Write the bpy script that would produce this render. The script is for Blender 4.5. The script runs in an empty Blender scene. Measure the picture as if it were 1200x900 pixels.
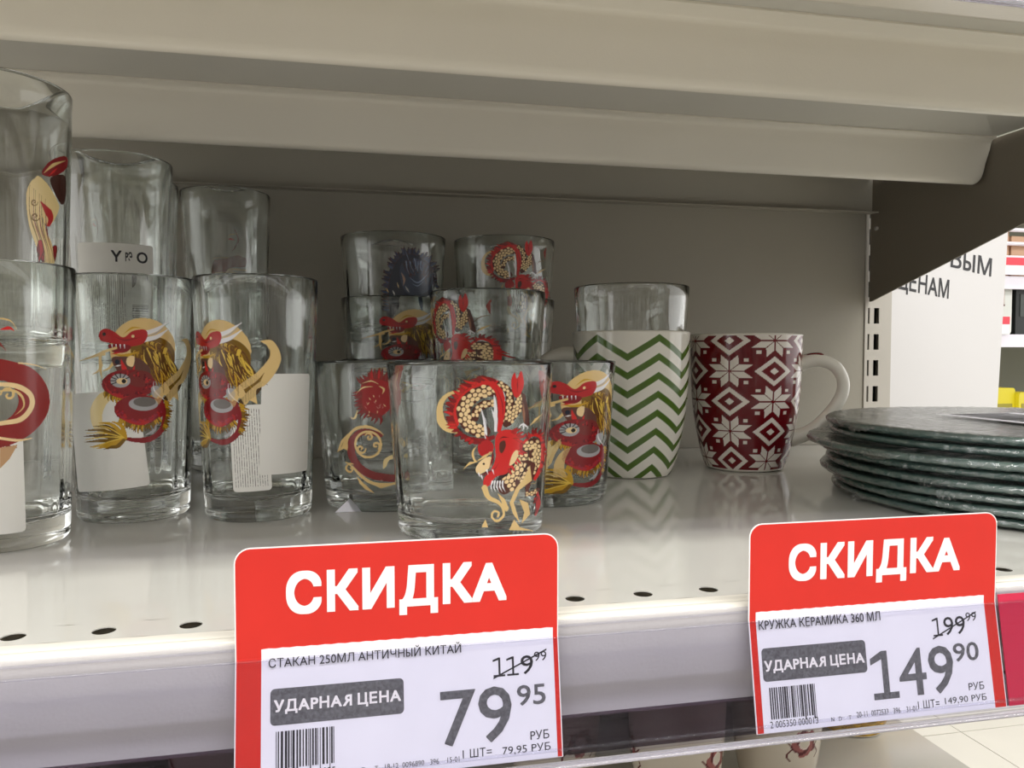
import bpy, bmesh, math, random
import numpy as np
from mathutils import Vector, Matrix

random.seed(7); RNG = np.random.default_rng(7)
C = bpy.context.scene.collection
PI = math.pi

# ------------------------------------------------------------------ camera
F, YAW, HOR, CAMZ = 900.0, math.radians(11.9), 414.0, 0.09
PIT = math.atan((450 - HOR) / F)
FW = np.array([math.sin(YAW) * math.cos(PIT), math.cos(YAW) * math.cos(PIT), -math.sin(PIT)])
RT = np.array([math.cos(YAW), -math.sin(YAW), 0.0]); UP = np.cross(RT, FW)
cam = bpy.data.cameras.new('camera'); cam.lens = 27.0; cam.sensor_width = 36.0
cam.clip_start = 0.01; cam.clip_end = 60
co = bpy.data.objects.new('camera', cam); C.objects.link(co)
m = Matrix([[RT[i], UP[i], -FW[i]] for i in range(3)]).to_4x4(); m.translation = (0, 0, CAMZ)
co.matrix_world = m
bpy.context.scene.camera = co

# ------------------------------------------------------------------ world, lights, exposure
sc = bpy.context.scene
w = bpy.data.worlds.new('store_light'); sc.world = w; w.use_nodes = True
w.node_tree.nodes['Background'].inputs[0].default_value = (1.0, 0.99, 0.975, 1)
w.node_tree.nodes['Background'].inputs[1].default_value = 1.95
def area(name, loc, sx, sy, power, col, rot=(0, 0, 0)):
    l = bpy.data.lights.new(name, 'AREA'); l.shape = 'RECTANGLE'; l.size = sx; l.size_y = sy
    l.energy = power; l.color = col
    o = bpy.data.objects.new(name, l); C.objects.link(o); o.location = loc; o.rotation_euler = rot
    return o
area('ceiling_strip_light', (0.3, -0.95, 2.45), 5.0, 0.35, 108, (1.0, 0.99, 0.97))
area('ceiling_strip_light', (1.6, 1.35, 2.6), 5.0, 0.35, 50, (1.0, 0.99, 0.96))
sc.view_settings.view_transform = 'Standard'; sc.view_settings.look = 'None'
sc.view_settings.gamma = 1.0; sc.view_settings.use_curve_mapping = False
sc.view_settings.exposure = 0.2
cy = sc.cycles
cy.max_bounces = 22; cy.transmission_bounces = 20; cy.glossy_bounces = 8; cy.diffuse_bounces = 8
cy.transparent_max_bounces = 24; cy.use_denoising = True; cy.sample_clamp_indirect = 6.0
cy.blur_glossy = 0.5

# ------------------------------------------------------------------ helpers
def lin(c):
    return tuple((x / 12.92 if x <= 0.04045 else ((x + 0.055) / 1.055) ** 2.4) for x in (v / 255 for v in c))
def mat(name, col=(200, 200, 200), rough=0.5, spec=0.5, metal=0.0, noise=None, bump=None, attr=None,
        trans=0.0, ior=1.5, alpha=1.0, coat=0.0):
    m_ = bpy.data.materials.new(name); m_.use_nodes = True
    nt = m_.node_tree; b = nt.nodes['Principled BSDF']
    c = lin(col) + (1,)
    b.inputs['Base Color'].default_value = c
    b.inputs['Roughness'].default_value = rough; b.inputs['Metallic'].default_value = metal
    b.inputs['Specular IOR Level'].default_value = spec; b.inputs['IOR'].default_value = ior
    b.inputs['Transmission Weight'].default_value = trans; b.inputs['Alpha'].default_value = alpha
    b.inputs['Coat Weight'].default_value = coat; b.inputs['Coat Roughness'].default_value = 0.05
    tc = nt.nodes.new('ShaderNodeTexCoord')
    if attr:
        a = nt.nodes.new('ShaderNodeAttribute'); a.attribute_name = attr
        nt.links.new(a.outputs['Color'], b.inputs['Base Color'])
    elif noise:
        n = nt.nodes.new('ShaderNodeTexNoise'); n.inputs['Scale'].default_value = noise[0]
        n.inputs['Detail'].default_value = 5
        nt.links.new(tc.outputs['Object'], n.inputs['Vector'])
        r_ = nt.nodes.new('ShaderNodeValToRGB')
        k = noise[1]
        r_.color_ramp.elements[0].position = 0.3; r_.color_ramp.elements[1].position = 0.7
        r_.color_ramp.elements[0].color = tuple(x * (1 - k) for x in c[:3]) + (1,)
        r_.color_ramp.elements[1].color = tuple(min(1, x * (1 + k)) for x in c[:3]) + (1,)
        nt.links.new(n.outputs['Fac'], r_.inputs['Fac']); nt.links.new(r_.outputs['Color'], b.inputs['Base Color'])
    if bump:
        n2 = nt.nodes.new('ShaderNodeTexNoise'); n2.inputs['Scale'].default_value = bump[0]; n2.inputs['Detail'].default_value = 3
        if len(bump) > 2:
            mp = nt.nodes.new('ShaderNodeMapping'); mp.inputs['Scale'].default_value = bump[2]
            nt.links.new(tc.outputs['Object'], mp.inputs['Vector']); nt.links.new(mp.outputs['Vector'], n2.inputs['Vector'])
        else:
            nt.links.new(tc.outputs['Object'], n2.inputs['Vector'])
        bp = nt.nodes.new('ShaderNodeBump'); bp.inputs['Strength'].default_value = bump[1]; bp.inputs['Distance'].default_value = 0.001
        nt.links.new(n2.outputs['Fac'], bp.inputs['Height']); nt.links.new(bp.outputs['Normal'], b.inputs['Normal'])
    return m_

def link(name, me, mats, parent=None, smooth=None):
    o = bpy.data.objects.new(name, me); C.objects.link(o)
    for x in (mats if isinstance(mats, (list, tuple)) else [mats]): me.materials.append(x)
    if smooth is not None:
        me.polygons.foreach_set('use_smooth', [True] * len(me.polygons))
        if smooth < 179: me.set_sharp_from_angle(angle=math.radians(smooth))
    if parent is not None: o.parent = parent
    return o
def obj(name, vs, fs, mats, parent=None, smooth=None):
    me = bpy.data.meshes.new(name); me.from_pydata([tuple(v) for v in vs], [], fs); me.update()
    return link(name, me, mats, parent, smooth)
def tag(o, label, cat, group=None):
    o['label'] = label; o['category'] = cat
    if group: o['group'] = group
    return o
def struct(o): o['kind'] = 'structure'; return o
def thing(name, label, cat, loc=(0, 0, 0), rz=0.0, group=None):
    o = bpy.data.objects.new(name, None); o.empty_display_size = 0.02; C.objects.link(o)
    o.location = loc; o.rotation_euler = (0, 0, rz); return tag(o, label, cat, group)

class MB:
    def __init__(s): s.v, s.f = [], []
    def add(s, vs, fs):
        n = len(s.v); s.v += [tuple(v) for v in vs]; s.f += [tuple(i + n for i in f) for f in fs]; return s
    def box(s, x0, x1, y0, y1, z0, z1):
        vs = [(x, y, z) for x in (x0, x1) for y in (y0, y1) for z in (z0, z1)]
        return s.add(vs, [(0, 1, 3, 2), (4, 6, 7, 5), (0, 4, 5, 1), (2, 3, 7, 6), (0, 2, 6, 4), (1, 5, 7, 3)])
    def extrude_x(s, prof, x0, x1, n=1, closed=True, warp=None, xs=None):
        k = len(prof); vs = []
        if xs: n = len(xs) - 1
        for i in range(n + 1):
            x = xs[i] if xs else x0 + (x1 - x0) * i / n
            for (y, z) in prof: vs.append((x, y, z + (warp(x, y, z) if warp else 0)))
        fs = []
        for i in range(n):
            for j in range(k if closed else k - 1):
                a = i * k + j; b = i * k + (j + 1) % k
                fs.append((a, b, b + k, a + k))
        if closed: fs += [tuple(range(k))[::-1], tuple(range(n * k, n * k + k))]
        return s.add(vs, fs)
    def tube(s, pts, rad, n=10, flat=1.0, cap=True):
        pts = [Vector(p) for p in pts]; rad = rad if isinstance(rad, (list, tuple)) else [rad] * len(pts)
        vs, fs = [], []; prev = None
        for i, p in enumerate(pts):
            t = (pts[min(i + 1, len(pts) - 1)] - pts[max(i - 1, 0)]).normalized()
            if prev is None:
                a = Vector((0, 0, 1)) if abs(t.z) < .9 else Vector((1, 0, 0)); u = t.cross(a).normalized()
            else: u = (prev - t * prev.dot(t)).normalized()
            prev = u; v = t.cross(u)
            for k in range(n):
                a = 2 * PI * k / n; vs.append(p + u * math.cos(a) * rad[i] * flat + v * math.sin(a) * rad[i])
        for i in range(len(pts) - 1):
            for k in range(n):
                a = i * n + k; b = i * n + (k + 1) % n; fs.append((a, b, b + n, a + n))
        if cap: fs += [tuple(range(n))[::-1], tuple(range((len(pts) - 1) * n, len(pts) * n))]
        return s.add(vs, fs)
    def build(s, name, mats, parent=None, smooth=None): return obj(name, s.v, s.f, mats, parent, smooth)

def lathe(prof, n=96, warp=None):
    """closed surface of revolution; first and last profile points may lie on the axis"""
    P = np.array(prof, float); th = np.arange(n) * 2 * PI / n
    vs, fs, rows = [], [], []
    for i, (r, z) in enumerate(prof):
        if r < 1e-7: rows.append([len(vs)]); vs.append((0, 0, z)); continue
        rr = r * np.ones(n) if warp is None else r + warp(i, th)
        rows.append(list(range(len(vs), len(vs) + n)))
        vs += [(rr[k] * math.cos(th[k]), rr[k] * math.sin(th[k]), z) for k in range(n)]
    for a, b in zip(rows, rows[1:]):
        if len(a) == 1 and len(b) == 1: continue
        for k in range(n):
            k2 = (k + 1) % n
            if len(a) == 1: fs.append((a[0], b[k2], b[k]))
            elif len(b) == 1: fs.append((a[k], a[k2], b[0]))
            else: fs.append((a[k], a[k2], b[k2], b[k]))
    return vs, fs

def grid_mesh(name, co_, faces, cols, material, parent, domain='CORNER'):
    me = bpy.data.meshes.new(name)
    nv, nf = len(co_), len(faces)
    me.vertices.add(nv); me.vertices.foreach_set('co', np.asarray(co_, np.float32).ravel())
    me.loops.add(nf * 4); me.polygons.add(nf)
    me.loops.foreach_set('vertex_index', np.asarray(faces, np.int32).ravel())
    me.polygons.foreach_set('loop_start', np.arange(nf, dtype=np.int32) * 4)
    me.update(calc_edges=True)
    me.polygons.foreach_set('use_smooth', np.ones(nf, bool))
    at = me.color_attributes.new('ink', 'FLOAT_COLOR', domain)
    cols = np.asarray(cols, np.float32)
    c4 = np.ones((len(cols), 4), np.float32); c4[:, :3] = cols
    if domain == 'CORNER': c4 = np.repeat(c4, 4, axis=0)
    at.data.foreach_set('color', c4.ravel())
    return link(name, me, material, parent)

# ------------------------------------------------------------------ materials
M = {}
M['paint'] = mat('grey_shelf_paint', (228, 223, 212), 0.22, 0.6, noise=(9, 0.02), bump=(900, 0.06))
M['deck'] = mat('glossy_shelf_paint', (200, 198, 191), 0.08, 0.62, noise=(14, 0.02), bump=(60, 0.012))
M['wallp'] = mat('grey_back_panel_paint', (172, 167, 155), 0.38, 0.45, noise=(7, 0.03), bump=(260, 0.08))
M['bracket'] = mat('taupe_bracket_paint', (112, 104, 91), 0.45, 0.4, bump=(500, 0.1))
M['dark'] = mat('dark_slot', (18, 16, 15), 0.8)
M['glass'] = mat('clear_glass', (250, 252, 250), 0.0, 0.5, trans=1.0, ior=1.5)
M['glassf'] = M['glass']
M['ink'] = mat('enamel_print', rough=0.22, spec=0.5, attr='ink')
M['label'] = mat('printed_label', rough=0.55, spec=0.3, attr='ink')
M['ceramic'] = mat('glazed_printed_ceramic', rough=0.12, spec=0.5, attr='ink')
M['white_glaze'] = mat('white_glaze', (226, 222, 210), 0.12, 0.5)
M['cream_glaze'] = mat('cream_glaze', (214, 204, 186), 0.25, 0.5)
M['red'] = mat('red_card', (216, 50, 42), 0.4, 0.4, noise=(60, 0.03))
M['white_edge'] = mat('card_white', (250, 246, 246), 0.5)
M['paper'] = mat('white_paper', (240, 238, 246), 0.6, 0.3, noise=(120, 0.015))
M['greyink'] = mat('grey_print', (104, 103, 106), 0.6, 0.3, noise=(900, 0.35))
M['blackink'] = mat('dark_print', (52, 50, 54), 0.6, 0.3)
M['plastic'] = mat('clear_rail_plastic', (236, 232, 246), 0.06, 0.5, trans=1.0, ior=1.25)
M['plastic_lip'] = mat('clear_rail_lip_plastic', (240, 238, 248), 0.12, 0.5, trans=0.8, ior=1.45)
M['magenta'] = mat('magenta_strip', (206, 40, 74), 0.4)
M['plate'] = mat('dark_teal_plate', (80, 104, 98), 0.16, 0.6, noise=(40, 0.2))
M['poster'] = mat('white_poster_paper', (214, 212, 212), 0.6, 0.3)
M['posterink'] = mat('black_poster_print', (24, 22, 26), 0.6)
M['tile'] = mat('white_floor_tile', (214, 210, 201), 0.3, 0.5, noise=(5, 0.03))
M['grout'] = mat('grey_grout', (168, 162, 148), 0.8)
M['rail_white'] = mat('white_far_rail', (226, 222, 232), 0.4)
M['farpanel'] = mat('grey_far_panel', (120, 122, 108), 0.6)
M['beige'] = mat('beige_cardboard', (196, 158, 128), 0.6)
M['milky'] = mat('milky_plastic_pack', (214, 218, 212), 0.35)
M['yellow'] = mat('yellow_box', (214, 198, 24), 0.5)
M['black'] = mat('black_plastic', (22, 26, 24), 0.5)
M['tagred'] = mat('far_tag_red', (216, 62, 78), 0.5)
M['pinkgrey'] = mat('far_label', (196, 178, 170), 0.6)

def film_material():
    m_ = bpy.data.materials.new('crumpled_wrap_film'); m_.use_nodes = True; nt = m_.node_tree
    for n in list(nt.nodes):
        if n.type != 'OUTPUT_MATERIAL': nt.nodes.remove(n)
    out = [n for n in nt.nodes if n.type == 'OUTPUT_MATERIAL'][0]
    tr = nt.nodes.new('ShaderNodeBsdfTransparent'); gl = nt.nodes.new('ShaderNodeBsdfGlossy')
    gl.inputs['Roughness'].default_value = 0.11
    lw = nt.nodes.new('ShaderNodeLayerWeight'); lw.inputs['Blend'].default_value = .5; fr = nt.nodes.new('ShaderNodeMath'); fr.operation = 'POWER'; fr.inputs[1].default_value = 4.0; nt.links.new(lw.outputs['Facing'], fr.inputs[0])
    tc = nt.nodes.new('ShaderNodeTexCoord'); n1 = nt.nodes.new('ShaderNodeTexNoise')
    n1.inputs['Scale'].default_value = 170; n1.inputs['Detail'].default_value = 6; n1.inputs['Distortion'].default_value = 1.2
    bp = nt.nodes.new('ShaderNodeBump'); bp.inputs['Strength'].default_value = 0.9; bp.inputs['Distance'].default_value = 0.0020
    nt.links.new(tc.outputs['Object'], n1.inputs['Vector']); nt.links.new(n1.outputs['Fac'], bp.inputs['Height'])
    nt.links.new(bp.outputs['Normal'], gl.inputs['Normal']); nt.links.new(bp.outputs['Normal'], lw.inputs['Normal'])
    ad = nt.nodes.new('ShaderNodeMath'); ad.operation = 'ADD'; ad.use_clamp = True; ad.inputs[1].default_value = 0.17
    nt.links.new(fr.outputs[0], ad.inputs[0])
    mx = nt.nodes.new('ShaderNodeMixShader')
    nt.links.new(ad.outputs[0], mx.inputs[0]); nt.links.new(tr.outputs[0], mx.inputs[1]); nt.links.new(gl.outputs[0], mx.inputs[2])
    nt.links.new(mx.outputs[0], out.inputs['Surface'])
    return m_
M['film'] = film_material()
def thin_plastic(name, tint, add):
    m_ = bpy.data.materials.new(name); m_.use_nodes = True; nt = m_.node_tree
    nt.nodes.remove(nt.nodes['Principled BSDF']); out = [n for n in nt.nodes if n.type == 'OUTPUT_MATERIAL'][0]
    tr = nt.nodes.new('ShaderNodeBsdfTransparent'); tr.inputs[0].default_value = lin(tint) + (1,)
    gl = nt.nodes.new('ShaderNodeBsdfGlossy'); gl.inputs['Roughness'].default_value = 0.10
    lw = nt.nodes.new('ShaderNodeLayerWeight'); lw.inputs['Blend'].default_value = .5; fr = nt.nodes.new('ShaderNodeMath'); fr.operation = 'POWER'; fr.inputs[1].default_value = 4.0; nt.links.new(lw.outputs['Facing'], fr.inputs[0])
    tc = nt.nodes.new('ShaderNodeTexCoord'); mp = nt.nodes.new('ShaderNodeMapping'); mp.inputs['Scale'].default_value = (.12, 1, 2.5)
    n1 = nt.nodes.new('ShaderNodeTexNoise'); n1.inputs['Scale'].default_value = 260; n1.inputs['Detail'].default_value = 4
    nt.links.new(tc.outputs['Object'], mp.inputs['Vector']); nt.links.new(mp.outputs['Vector'], n1.inputs['Vector'])
    bp = nt.nodes.new('ShaderNodeBump'); bp.inputs['Strength'].default_value = .25; bp.inputs['Distance'].default_value = .0004
    nt.links.new(n1.outputs['Fac'], bp.inputs['Height']); nt.links.new(bp.outputs['Normal'], gl.inputs['Normal'])
    ad = nt.nodes.new('ShaderNodeMath'); ad.operation = 'ADD'; ad.use_clamp = True; ad.inputs[1].default_value = add
    nt.links.new(fr.outputs[0], ad.inputs[0]); mx = nt.nodes.new('ShaderNodeMixShader')
    nt.links.new(ad.outputs[0], mx.inputs[0]); nt.links.new(tr.outputs[0], mx.inputs[1]); nt.links.new(gl.outputs[0], mx.inputs[2]); nt.links.new(mx.outputs[0], out.inputs['Surface'])
    return m_
M['smoky'] = thin_plastic('smoky_rail_strip', (176, 164, 172), .03)
M['plastic'] = thin_plastic('clear_rail_sheet', (247, 247, 251), .02)

# ------------------------------------------------------------------ setting: back wall, floor
XL, XR, YW, YF, UZ, LZ = -0.52, 0.504, 0.681, 0.2475, 0.2640, -0.256
b = MB(); b.box(XL - 0.5, 0.503, YW, YW + 0.012, -0.80, 0.75)
struct(b.build('wall_back', M['wallp']))
fl = MB().box(-4, 6, -4, 7, -0.86, -0.803).build('floor', M['grout']); struct(fl)
ts, gx, gy = 0.33, 1.395, 1.512
tm = None
for i in range(-3, 4):
    for j in range(-3, 5):
        if tm is None:
            bb = MB().box(0.0015, ts - 0.0015, 0.0015, ts - 0.0015, -0.006, 0)
            t_ = bb.build('tile', M['tile'], fl); tm = t_.data
        else:
            t_ = bpy.data.objects.new('tile', tm); C.objects.link(t_); t_.parent = fl
        t_.location = (gx + i * ts, gy + j * ts, -0.797 - random.random() * 0.0006)

struct(MB().box(-4, 6, -3.2, 7, 3.0, 3.05).build('ceiling', mat('pale_ceiling', (176, 174, 168), 0.8)))  # unseen ceiling, added to keep world light from coming in above
def streak_material():  # dark and light cells made up to put streaks into glass reflections
    m_ = mat('reflection_streak_cells', (150, 146, 138), .6); nt = m_.node_tree; b_ = nt.nodes['Principled BSDF']
    tc = nt.nodes.new('ShaderNodeTexCoord'); mp = nt.nodes.new('ShaderNodeMapping'); mp.inputs['Scale'].default_value = (9, 1, 2.4)
    v_ = nt.nodes.new('ShaderNodeTexVoronoi'); v_.inputs['Scale'].default_value = 1.0; v_.inputs['Randomness'].default_value = .8
    hs = nt.nodes.new('ShaderNodeValToRGB'); e = hs.color_ramp.elements; e[0].position = .25; e[0].color = (.08, .08, .08, 1); e[1].position = .75; e[1].color = (.88, .86, .83, 1)
    nt.links.new(tc.outputs['Object'], mp.inputs['Vector']); nt.links.new(mp.outputs['Vector'], v_.inputs['Vector']); nt.links.new(v_.outputs['Color'], hs.inputs['Fac']); nt.links.new(hs.outputs['Color'], b_.inputs['Base Color'])
    return m_
bb = MB(); bb.box(-4, 5, -2.3, -2.2, -.80, 1.25)
for z_ in (-.62, -.25, .12, .50, .88): bb.box(-4, 5, -2.2, -1.85, z_, z_ + .03)
struct(bb.build('added_aisle_blocker', streak_material()))  # unseen shelving added behind the camera to block world light, give reflections contrast

# slotted upright post with real slots
up = thing('slotted_upright', 'pale grey slotted steel upright post at right end of back panel', 'shelf post', (0.518, YW, -0.80))
b = MB(); X0 = 0.518
zt = 0.75; pitch = 0.0261; z0 = 0.1353 - 30 * pitch
slots = [z0 + k * pitch for k in range(54)]
xs = [(0.5035, 0.5066), None, (0.5087, 0.5135), None, (0.5194, 0.5335)]
for xr in xs:
    if xr: b.box(xr[0] - X0, xr[1] - X0, -0.0015, 0.0, 0.0, 1.55)
for xr in ((0.5066, 0.5087), (0.5135, 0.5194)):
    prev = -0.80
    for s_ in slots:
        b.box(xr[0] - X0, xr[1] - X0, -0.0015, 0, prev + 0.80, s_ - 0.0156 + 0.80); prev = s_
    b.box(xr[0] - X0, xr[1] - X0, -0.0015, 0, prev + 0.80, 1.55)
b.build('front_plate', mat('post_paint', (206, 201, 192), 0.4), up)
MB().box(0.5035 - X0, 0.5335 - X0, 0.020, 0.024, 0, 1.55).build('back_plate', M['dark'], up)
b = MB(); b.box(0.5035 - X0, 0.505 - X0, 0.0, 0.020, 0, 1.55); b.box(0.532 - X0, 0.5335 - X0, 0.0, 0.020, 0, 1.55)
b.build('side_plate', M['wallp'], up)

# ------------------------------------------------------------------ shelves
def rib(yb, ys):
    """pressed stiffening rib under a deck: bottom fold at depth yb, welded flange starting at ys"""
    return [(ys, -.0019), (ys, -.0030), (ys + .001, -.0034), (yb - .0110, -.0036), (yb - .0098, -.0046), (yb - .0088, -.0070), (yb - .0080, -.0120), (yb - .0066, -.0170), (yb - .0042, -.0245), (yb - .0028, -.0310), (yb - .0016, -.0345), (yb, -.0362),
            (yb + .0025, -.0368), (yb + .0045, -.0362), (yb + .0060, -.0340), (yb + .0075, -.0040), (yb + .0200, -.0030), (yb + .0200, -.0019), (yb + .0060, -.0022), (yb + .0045, -.0335), (yb + .0028, -.0350), (yb + .0010, -.0348), (yb - .0066, -.0110), (yb - .0085, -.0022)]
FRONT_BOX = [(.2512, -.0355), (.2760, -.0352), (.2795, -.0345), (.2810, -.0325), (.2810, -.0019), (.2795, -.0019), (.2795, -.0320), (.2780, -.0332), (.2512, -.0338)]
def underside(z, xr): return [FRONT_BOX, rib(.3785, .3560), rib(.5390, .5240)]
def shelf(z, label, holes):
    t = thing('metal_shelf', label, 'shelf', (0, 0, z))
    def dip(x, y, q):            # rounded lower corner where the rib stops at the bracket
        e = max(0.0, (x - (XR - .007)) / .007)
        return min(1.0, max(0.0, -q - .006) / .028) * .0075 * (1 - math.sqrt(max(0.0, 1 - min(1, e) ** 2)))
    # deck with a pierced strip near the front
    b = MB()
    yh, r, p = 0.268, 0.0036, 0.0265
    y0, y1 = yh - 0.008, yh + 0.008
    x = -0.1054 - 15 * p
    xa = x - p / 2
    vs, fs = [], []
    while x < 0.49:
        n = 24; base = len(vs)
        hw = p / 2
        for k in range(n):
            a = 2 * PI * k / n; c_, s_ = math.cos(a), math.sin(a)
            q = min(hw / abs(c_) if abs(c_) > 1e-6 else 9, 0.008 / abs(s_) if abs(s_) > 1e-6 else 9)
            vs.append((x + r * c_, yh + r * s_, 0)); vs.append((x + q * c_, yh + q * s_, 0)); vs.append((x + r * c_, yh + r * s_, -0.0004))
        for k in range(n):
            a0 = base + 3 * k; a1 = base + 3 * ((k + 1) % n)
            fs += [(a0, a0 + 1, a1 + 1, a1), (a0, a1, a1 + 2, a0 + 2)]
        for cx, cy_ in ((hw, .008), (-hw, .008), (-hw, -.008), (hw, -.008)):   # the four corner triangles
            best = sorted(range(n), key=lambda k: (vs[base + 3 * k + 1][0] - x - cx) ** 2 + (vs[base + 3 * k + 1][1] - yh - cy_) ** 2)[:2]
            vs.append((x + cx, yh + cy_, 0)); fs.append((base + 3 * best[0] + 1, base + 3 * best[1] + 1, len(vs) - 1))
        x += p
    xb = x - p / 2
    b.add(vs, fs)
    b.add([(xa, y1, 0), (xb, y1, 0), (xb, YW - .004, 0), (xa, YW - .004, 0)], [(0, 1, 2, 3)])
    b.add([(xb, y0, 0), (XR, y0, 0), (XR, YW - .004, 0), (xb, YW - .004, 0)], [(0, 1, 2, 3)])
    # underside sheet, starts behind the pierced strip
    b.add([(xa, y1 + .004, -.0018), (XR, y1 + .004, -.0018), (XR, YW - .004, -.0018), (xa, YW - .004, -.0018)], [(3, 2, 1, 0)])
    b.add([(XR, .25, 0), (XR, YW - .004, 0), (XR, YW - .004, -.0018), (XR, .25, -.0018)], [(0, 1, 2, 3)])
    b.build('deck', M['deck'], t)
    front = [(y0, 0), (.2560, 0), (.2550, -.0004), (.2543, -.0012), (.2535, -.0014), (.2528, -.0008), (.2520, 0.0004), (.2505, .0010), (.2490, .0009), (.2479, 0), (.2475, -.0020),
             (.2475, -.0225), (.2482, -.0245), (.2500, -.0285), (.2505, -.0320), (.2500, -.0355), (.2515, -.0355), (.2520, -.032), (.2512, -.0283), (.2490, -.0225), (.2490, -.0030), (.2510, -.0010), (y0, -.0016)]
    MB().extrude_x(front, xa, XR, 12).build('front_edge', M['paint'], t, 50)
    for i, pf in enumerate(underside(z, XR)):
        MB().extrude_x(pf, xa, XR, warp=dip, xs=[xa + (XR - .008 - xa) * k / 12 for k in range(13)] + [XR - .0065, XR - .005, XR - .0035, XR - .0022, XR - .0012, XR - .0004, XR]).build('stiffener_channel' if i else 'front_box', M['paint'], t, 50)
    rear = [(YW - .0065, 0), (YW - .001, 0), (YW - .001, -.0345), (YW - .0015, -.0362), (YW - .0150, -.0368), (YW - .0150, -.0358), (YW - .0030, -.0350), (YW - .0050, -.033), (YW - .0050, -.002)]
    MB().extrude_x(rear, xa, XR + .006 * 0 + .003, 1).build('rear_flange', M['wallp'], t, 50)
    return t
sh_u = shelf(UZ, 'upper grey steel shelf seen from below, above the glasses', 0)
sh_m = shelf(0.0, 'glossy grey steel shelf carrying the glasses, mugs and plates', 1)
sh_l = shelf(LZ, 'lowest grey steel shelf glimpsed under the price rail', 1)

def bracket(z, label):
    t = thing('shelf_bracket', label, 'bracket', (0.5065, YW - .002, z))
    zt = -0.002
    pr = [(-.001, -.1227), (-.001, zt), (-.425, zt), (-.425, -.006), (-.0035, -.1227)]
    vs = []
    for x in (0, 0.0016): vs += [(x, y, q) for y, q in pr]
    n = len(pr)
    fs = [tuple(range(n)), tuple(range(n, 2 * n))[::-1]] + [(i, (i + 1) % n, (i + 1) % n + n, i + n) for i in range(n)]
    obj('bracket_plate', vs, fs, M['bracket'], t)
    b = MB()
    pts = [(-0.0004, -.012, -.052), (-.0026, -.012, -.052)]
    b.tube(pts, 0.0020, 12); b.build('rivet', mat('bright_rivet', (225, 222, 214), .2, .5, .6), t)
    return t
bracket(UZ, 'taupe triangular steel bracket under the right end of the upper shelf')
bracket(0.0, 'taupe steel bracket under the right end of the middle shelf')

# ------------------------------------------------------------------ price rails
YU, ZB, YL, ZL = .2445, -.004, .2375, -.044
LL = math.hypot(YL - YU, ZL - ZB); EY, EZ = (YL - YU) / LL, (ZL - ZB) / LL; NY, NZ = EZ, -EY   # card plane direction and outward normal
def onc(x, s, off=0.0):
    if s >= 0: return (x, YU - off, ZB + s)
    k = -s
    return (x, YU + EY * k + NY * off, ZB + EZ * k + NZ * off)
def rail(z, label):
    t = thing('price_rail', label, 'price rail', (0, .246, z))
    def prof(s0, s1, o0, o1, k=1):
        a = [onc(0, s0, o0), onc(0, s1, o0), onc(0, s1, o1), onc(0, s0, o1)]
        return [(p[1] - .246, p[2]) for p in a]
    x0, x1 = -0.50, 0.503
    MB().extrude_x(prof(-.0008, -.0395, .0009, .0014), x0, x1).build('front_sheet', M['plastic'], t)
    MB().extrude_x(prof(.0030, -.0395, -.0012, -.0007), x0, x1).build('back_sheet', M['plastic'], t)
    MB().extrude_x(prof(-.0265, -.0390, -.0021, -.0026), x0, x1).build('smoky_strip', M['smoky'], t)
    cy0, cz0 = onc(0, -.0413, .0001)[1:]
    ring = [(cy0 - .246 + .0020 * math.cos(a), cz0 + .0009 * math.sin(a)) for a in [2 * PI * k / 16 for k in range(16)]]
    MB().extrude_x(ring, x0, x1).build('bottom_lip', M['plastic_lip'], t, 60)
    cy0, cz0 = onc(0, -.0358, .0017)[1:]
    ring = [(cy0 - .246 + .0006 * math.cos(a), cz0 + .0005 * math.sin(a)) for a in [2 * PI * k / 12 for k in range(12)]]
    MB().extrude_x(ring, x0, x1).build('ridge', M['plastic'], t, 60)
    cy0, cz0 = onc(0, -.0006, .0013)[1:]
    ring = [(cy0 - .246 + .0006 * math.cos(a), cz0 + .0004 * math.sin(a)) for a in [2 * PI * k / 12 for k in range(12)]]
    MB().extrude_x(ring, x0, x1).build('top_bead', M['plastic'], t, 60)
    ring = [(.2474 - .246 + .0004 * math.cos(a), .0003 + .0012 * math.sin(a) - .0012) for a in [2 * PI * k / 12 for k in range(12)]]
    b = MB(); b.extrude_x([(y - .0014, q) for y, q in ring], x0, x1); b.build('clip_edge', M['plastic'], t, 60)
    return t
rail(0.0, 'clear violet-tinted plastic price rail holding the red discount tags')
rail(UZ - .004, 'clear plastic price rail on the upper shelf, at the top edge of the picture')
# coloured strip slid into the rail on the far right
b = MB(); vs = []
pts = [onc(.2405, s, -.0004) for s in (.0022, -.0385)] + [onc(.46, s, -.0004) for s in (-.0385, .0022)]
pts2 = [onc(.2405, s, -.0001) for s in (.0022, -.0385)] + [onc(.46, s, -.0001) for s in (-.0385, .0022)]
ins = obj('rail_insert', [(p[0] - .35, p[1] - .2445, p[2]) for p in pts + pts2], [(0, 1, 2, 3), (7, 6, 5, 4), (0, 4, 5, 1), (1, 5, 6, 2), (2, 6, 7, 3), (3, 7, 4, 0)], M['magenta'])
ins.location = (.35, .2445, 0)
tag(ins, 'plain magenta paper strip in the price rail right of the mug price tag', 'paper strip')

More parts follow.
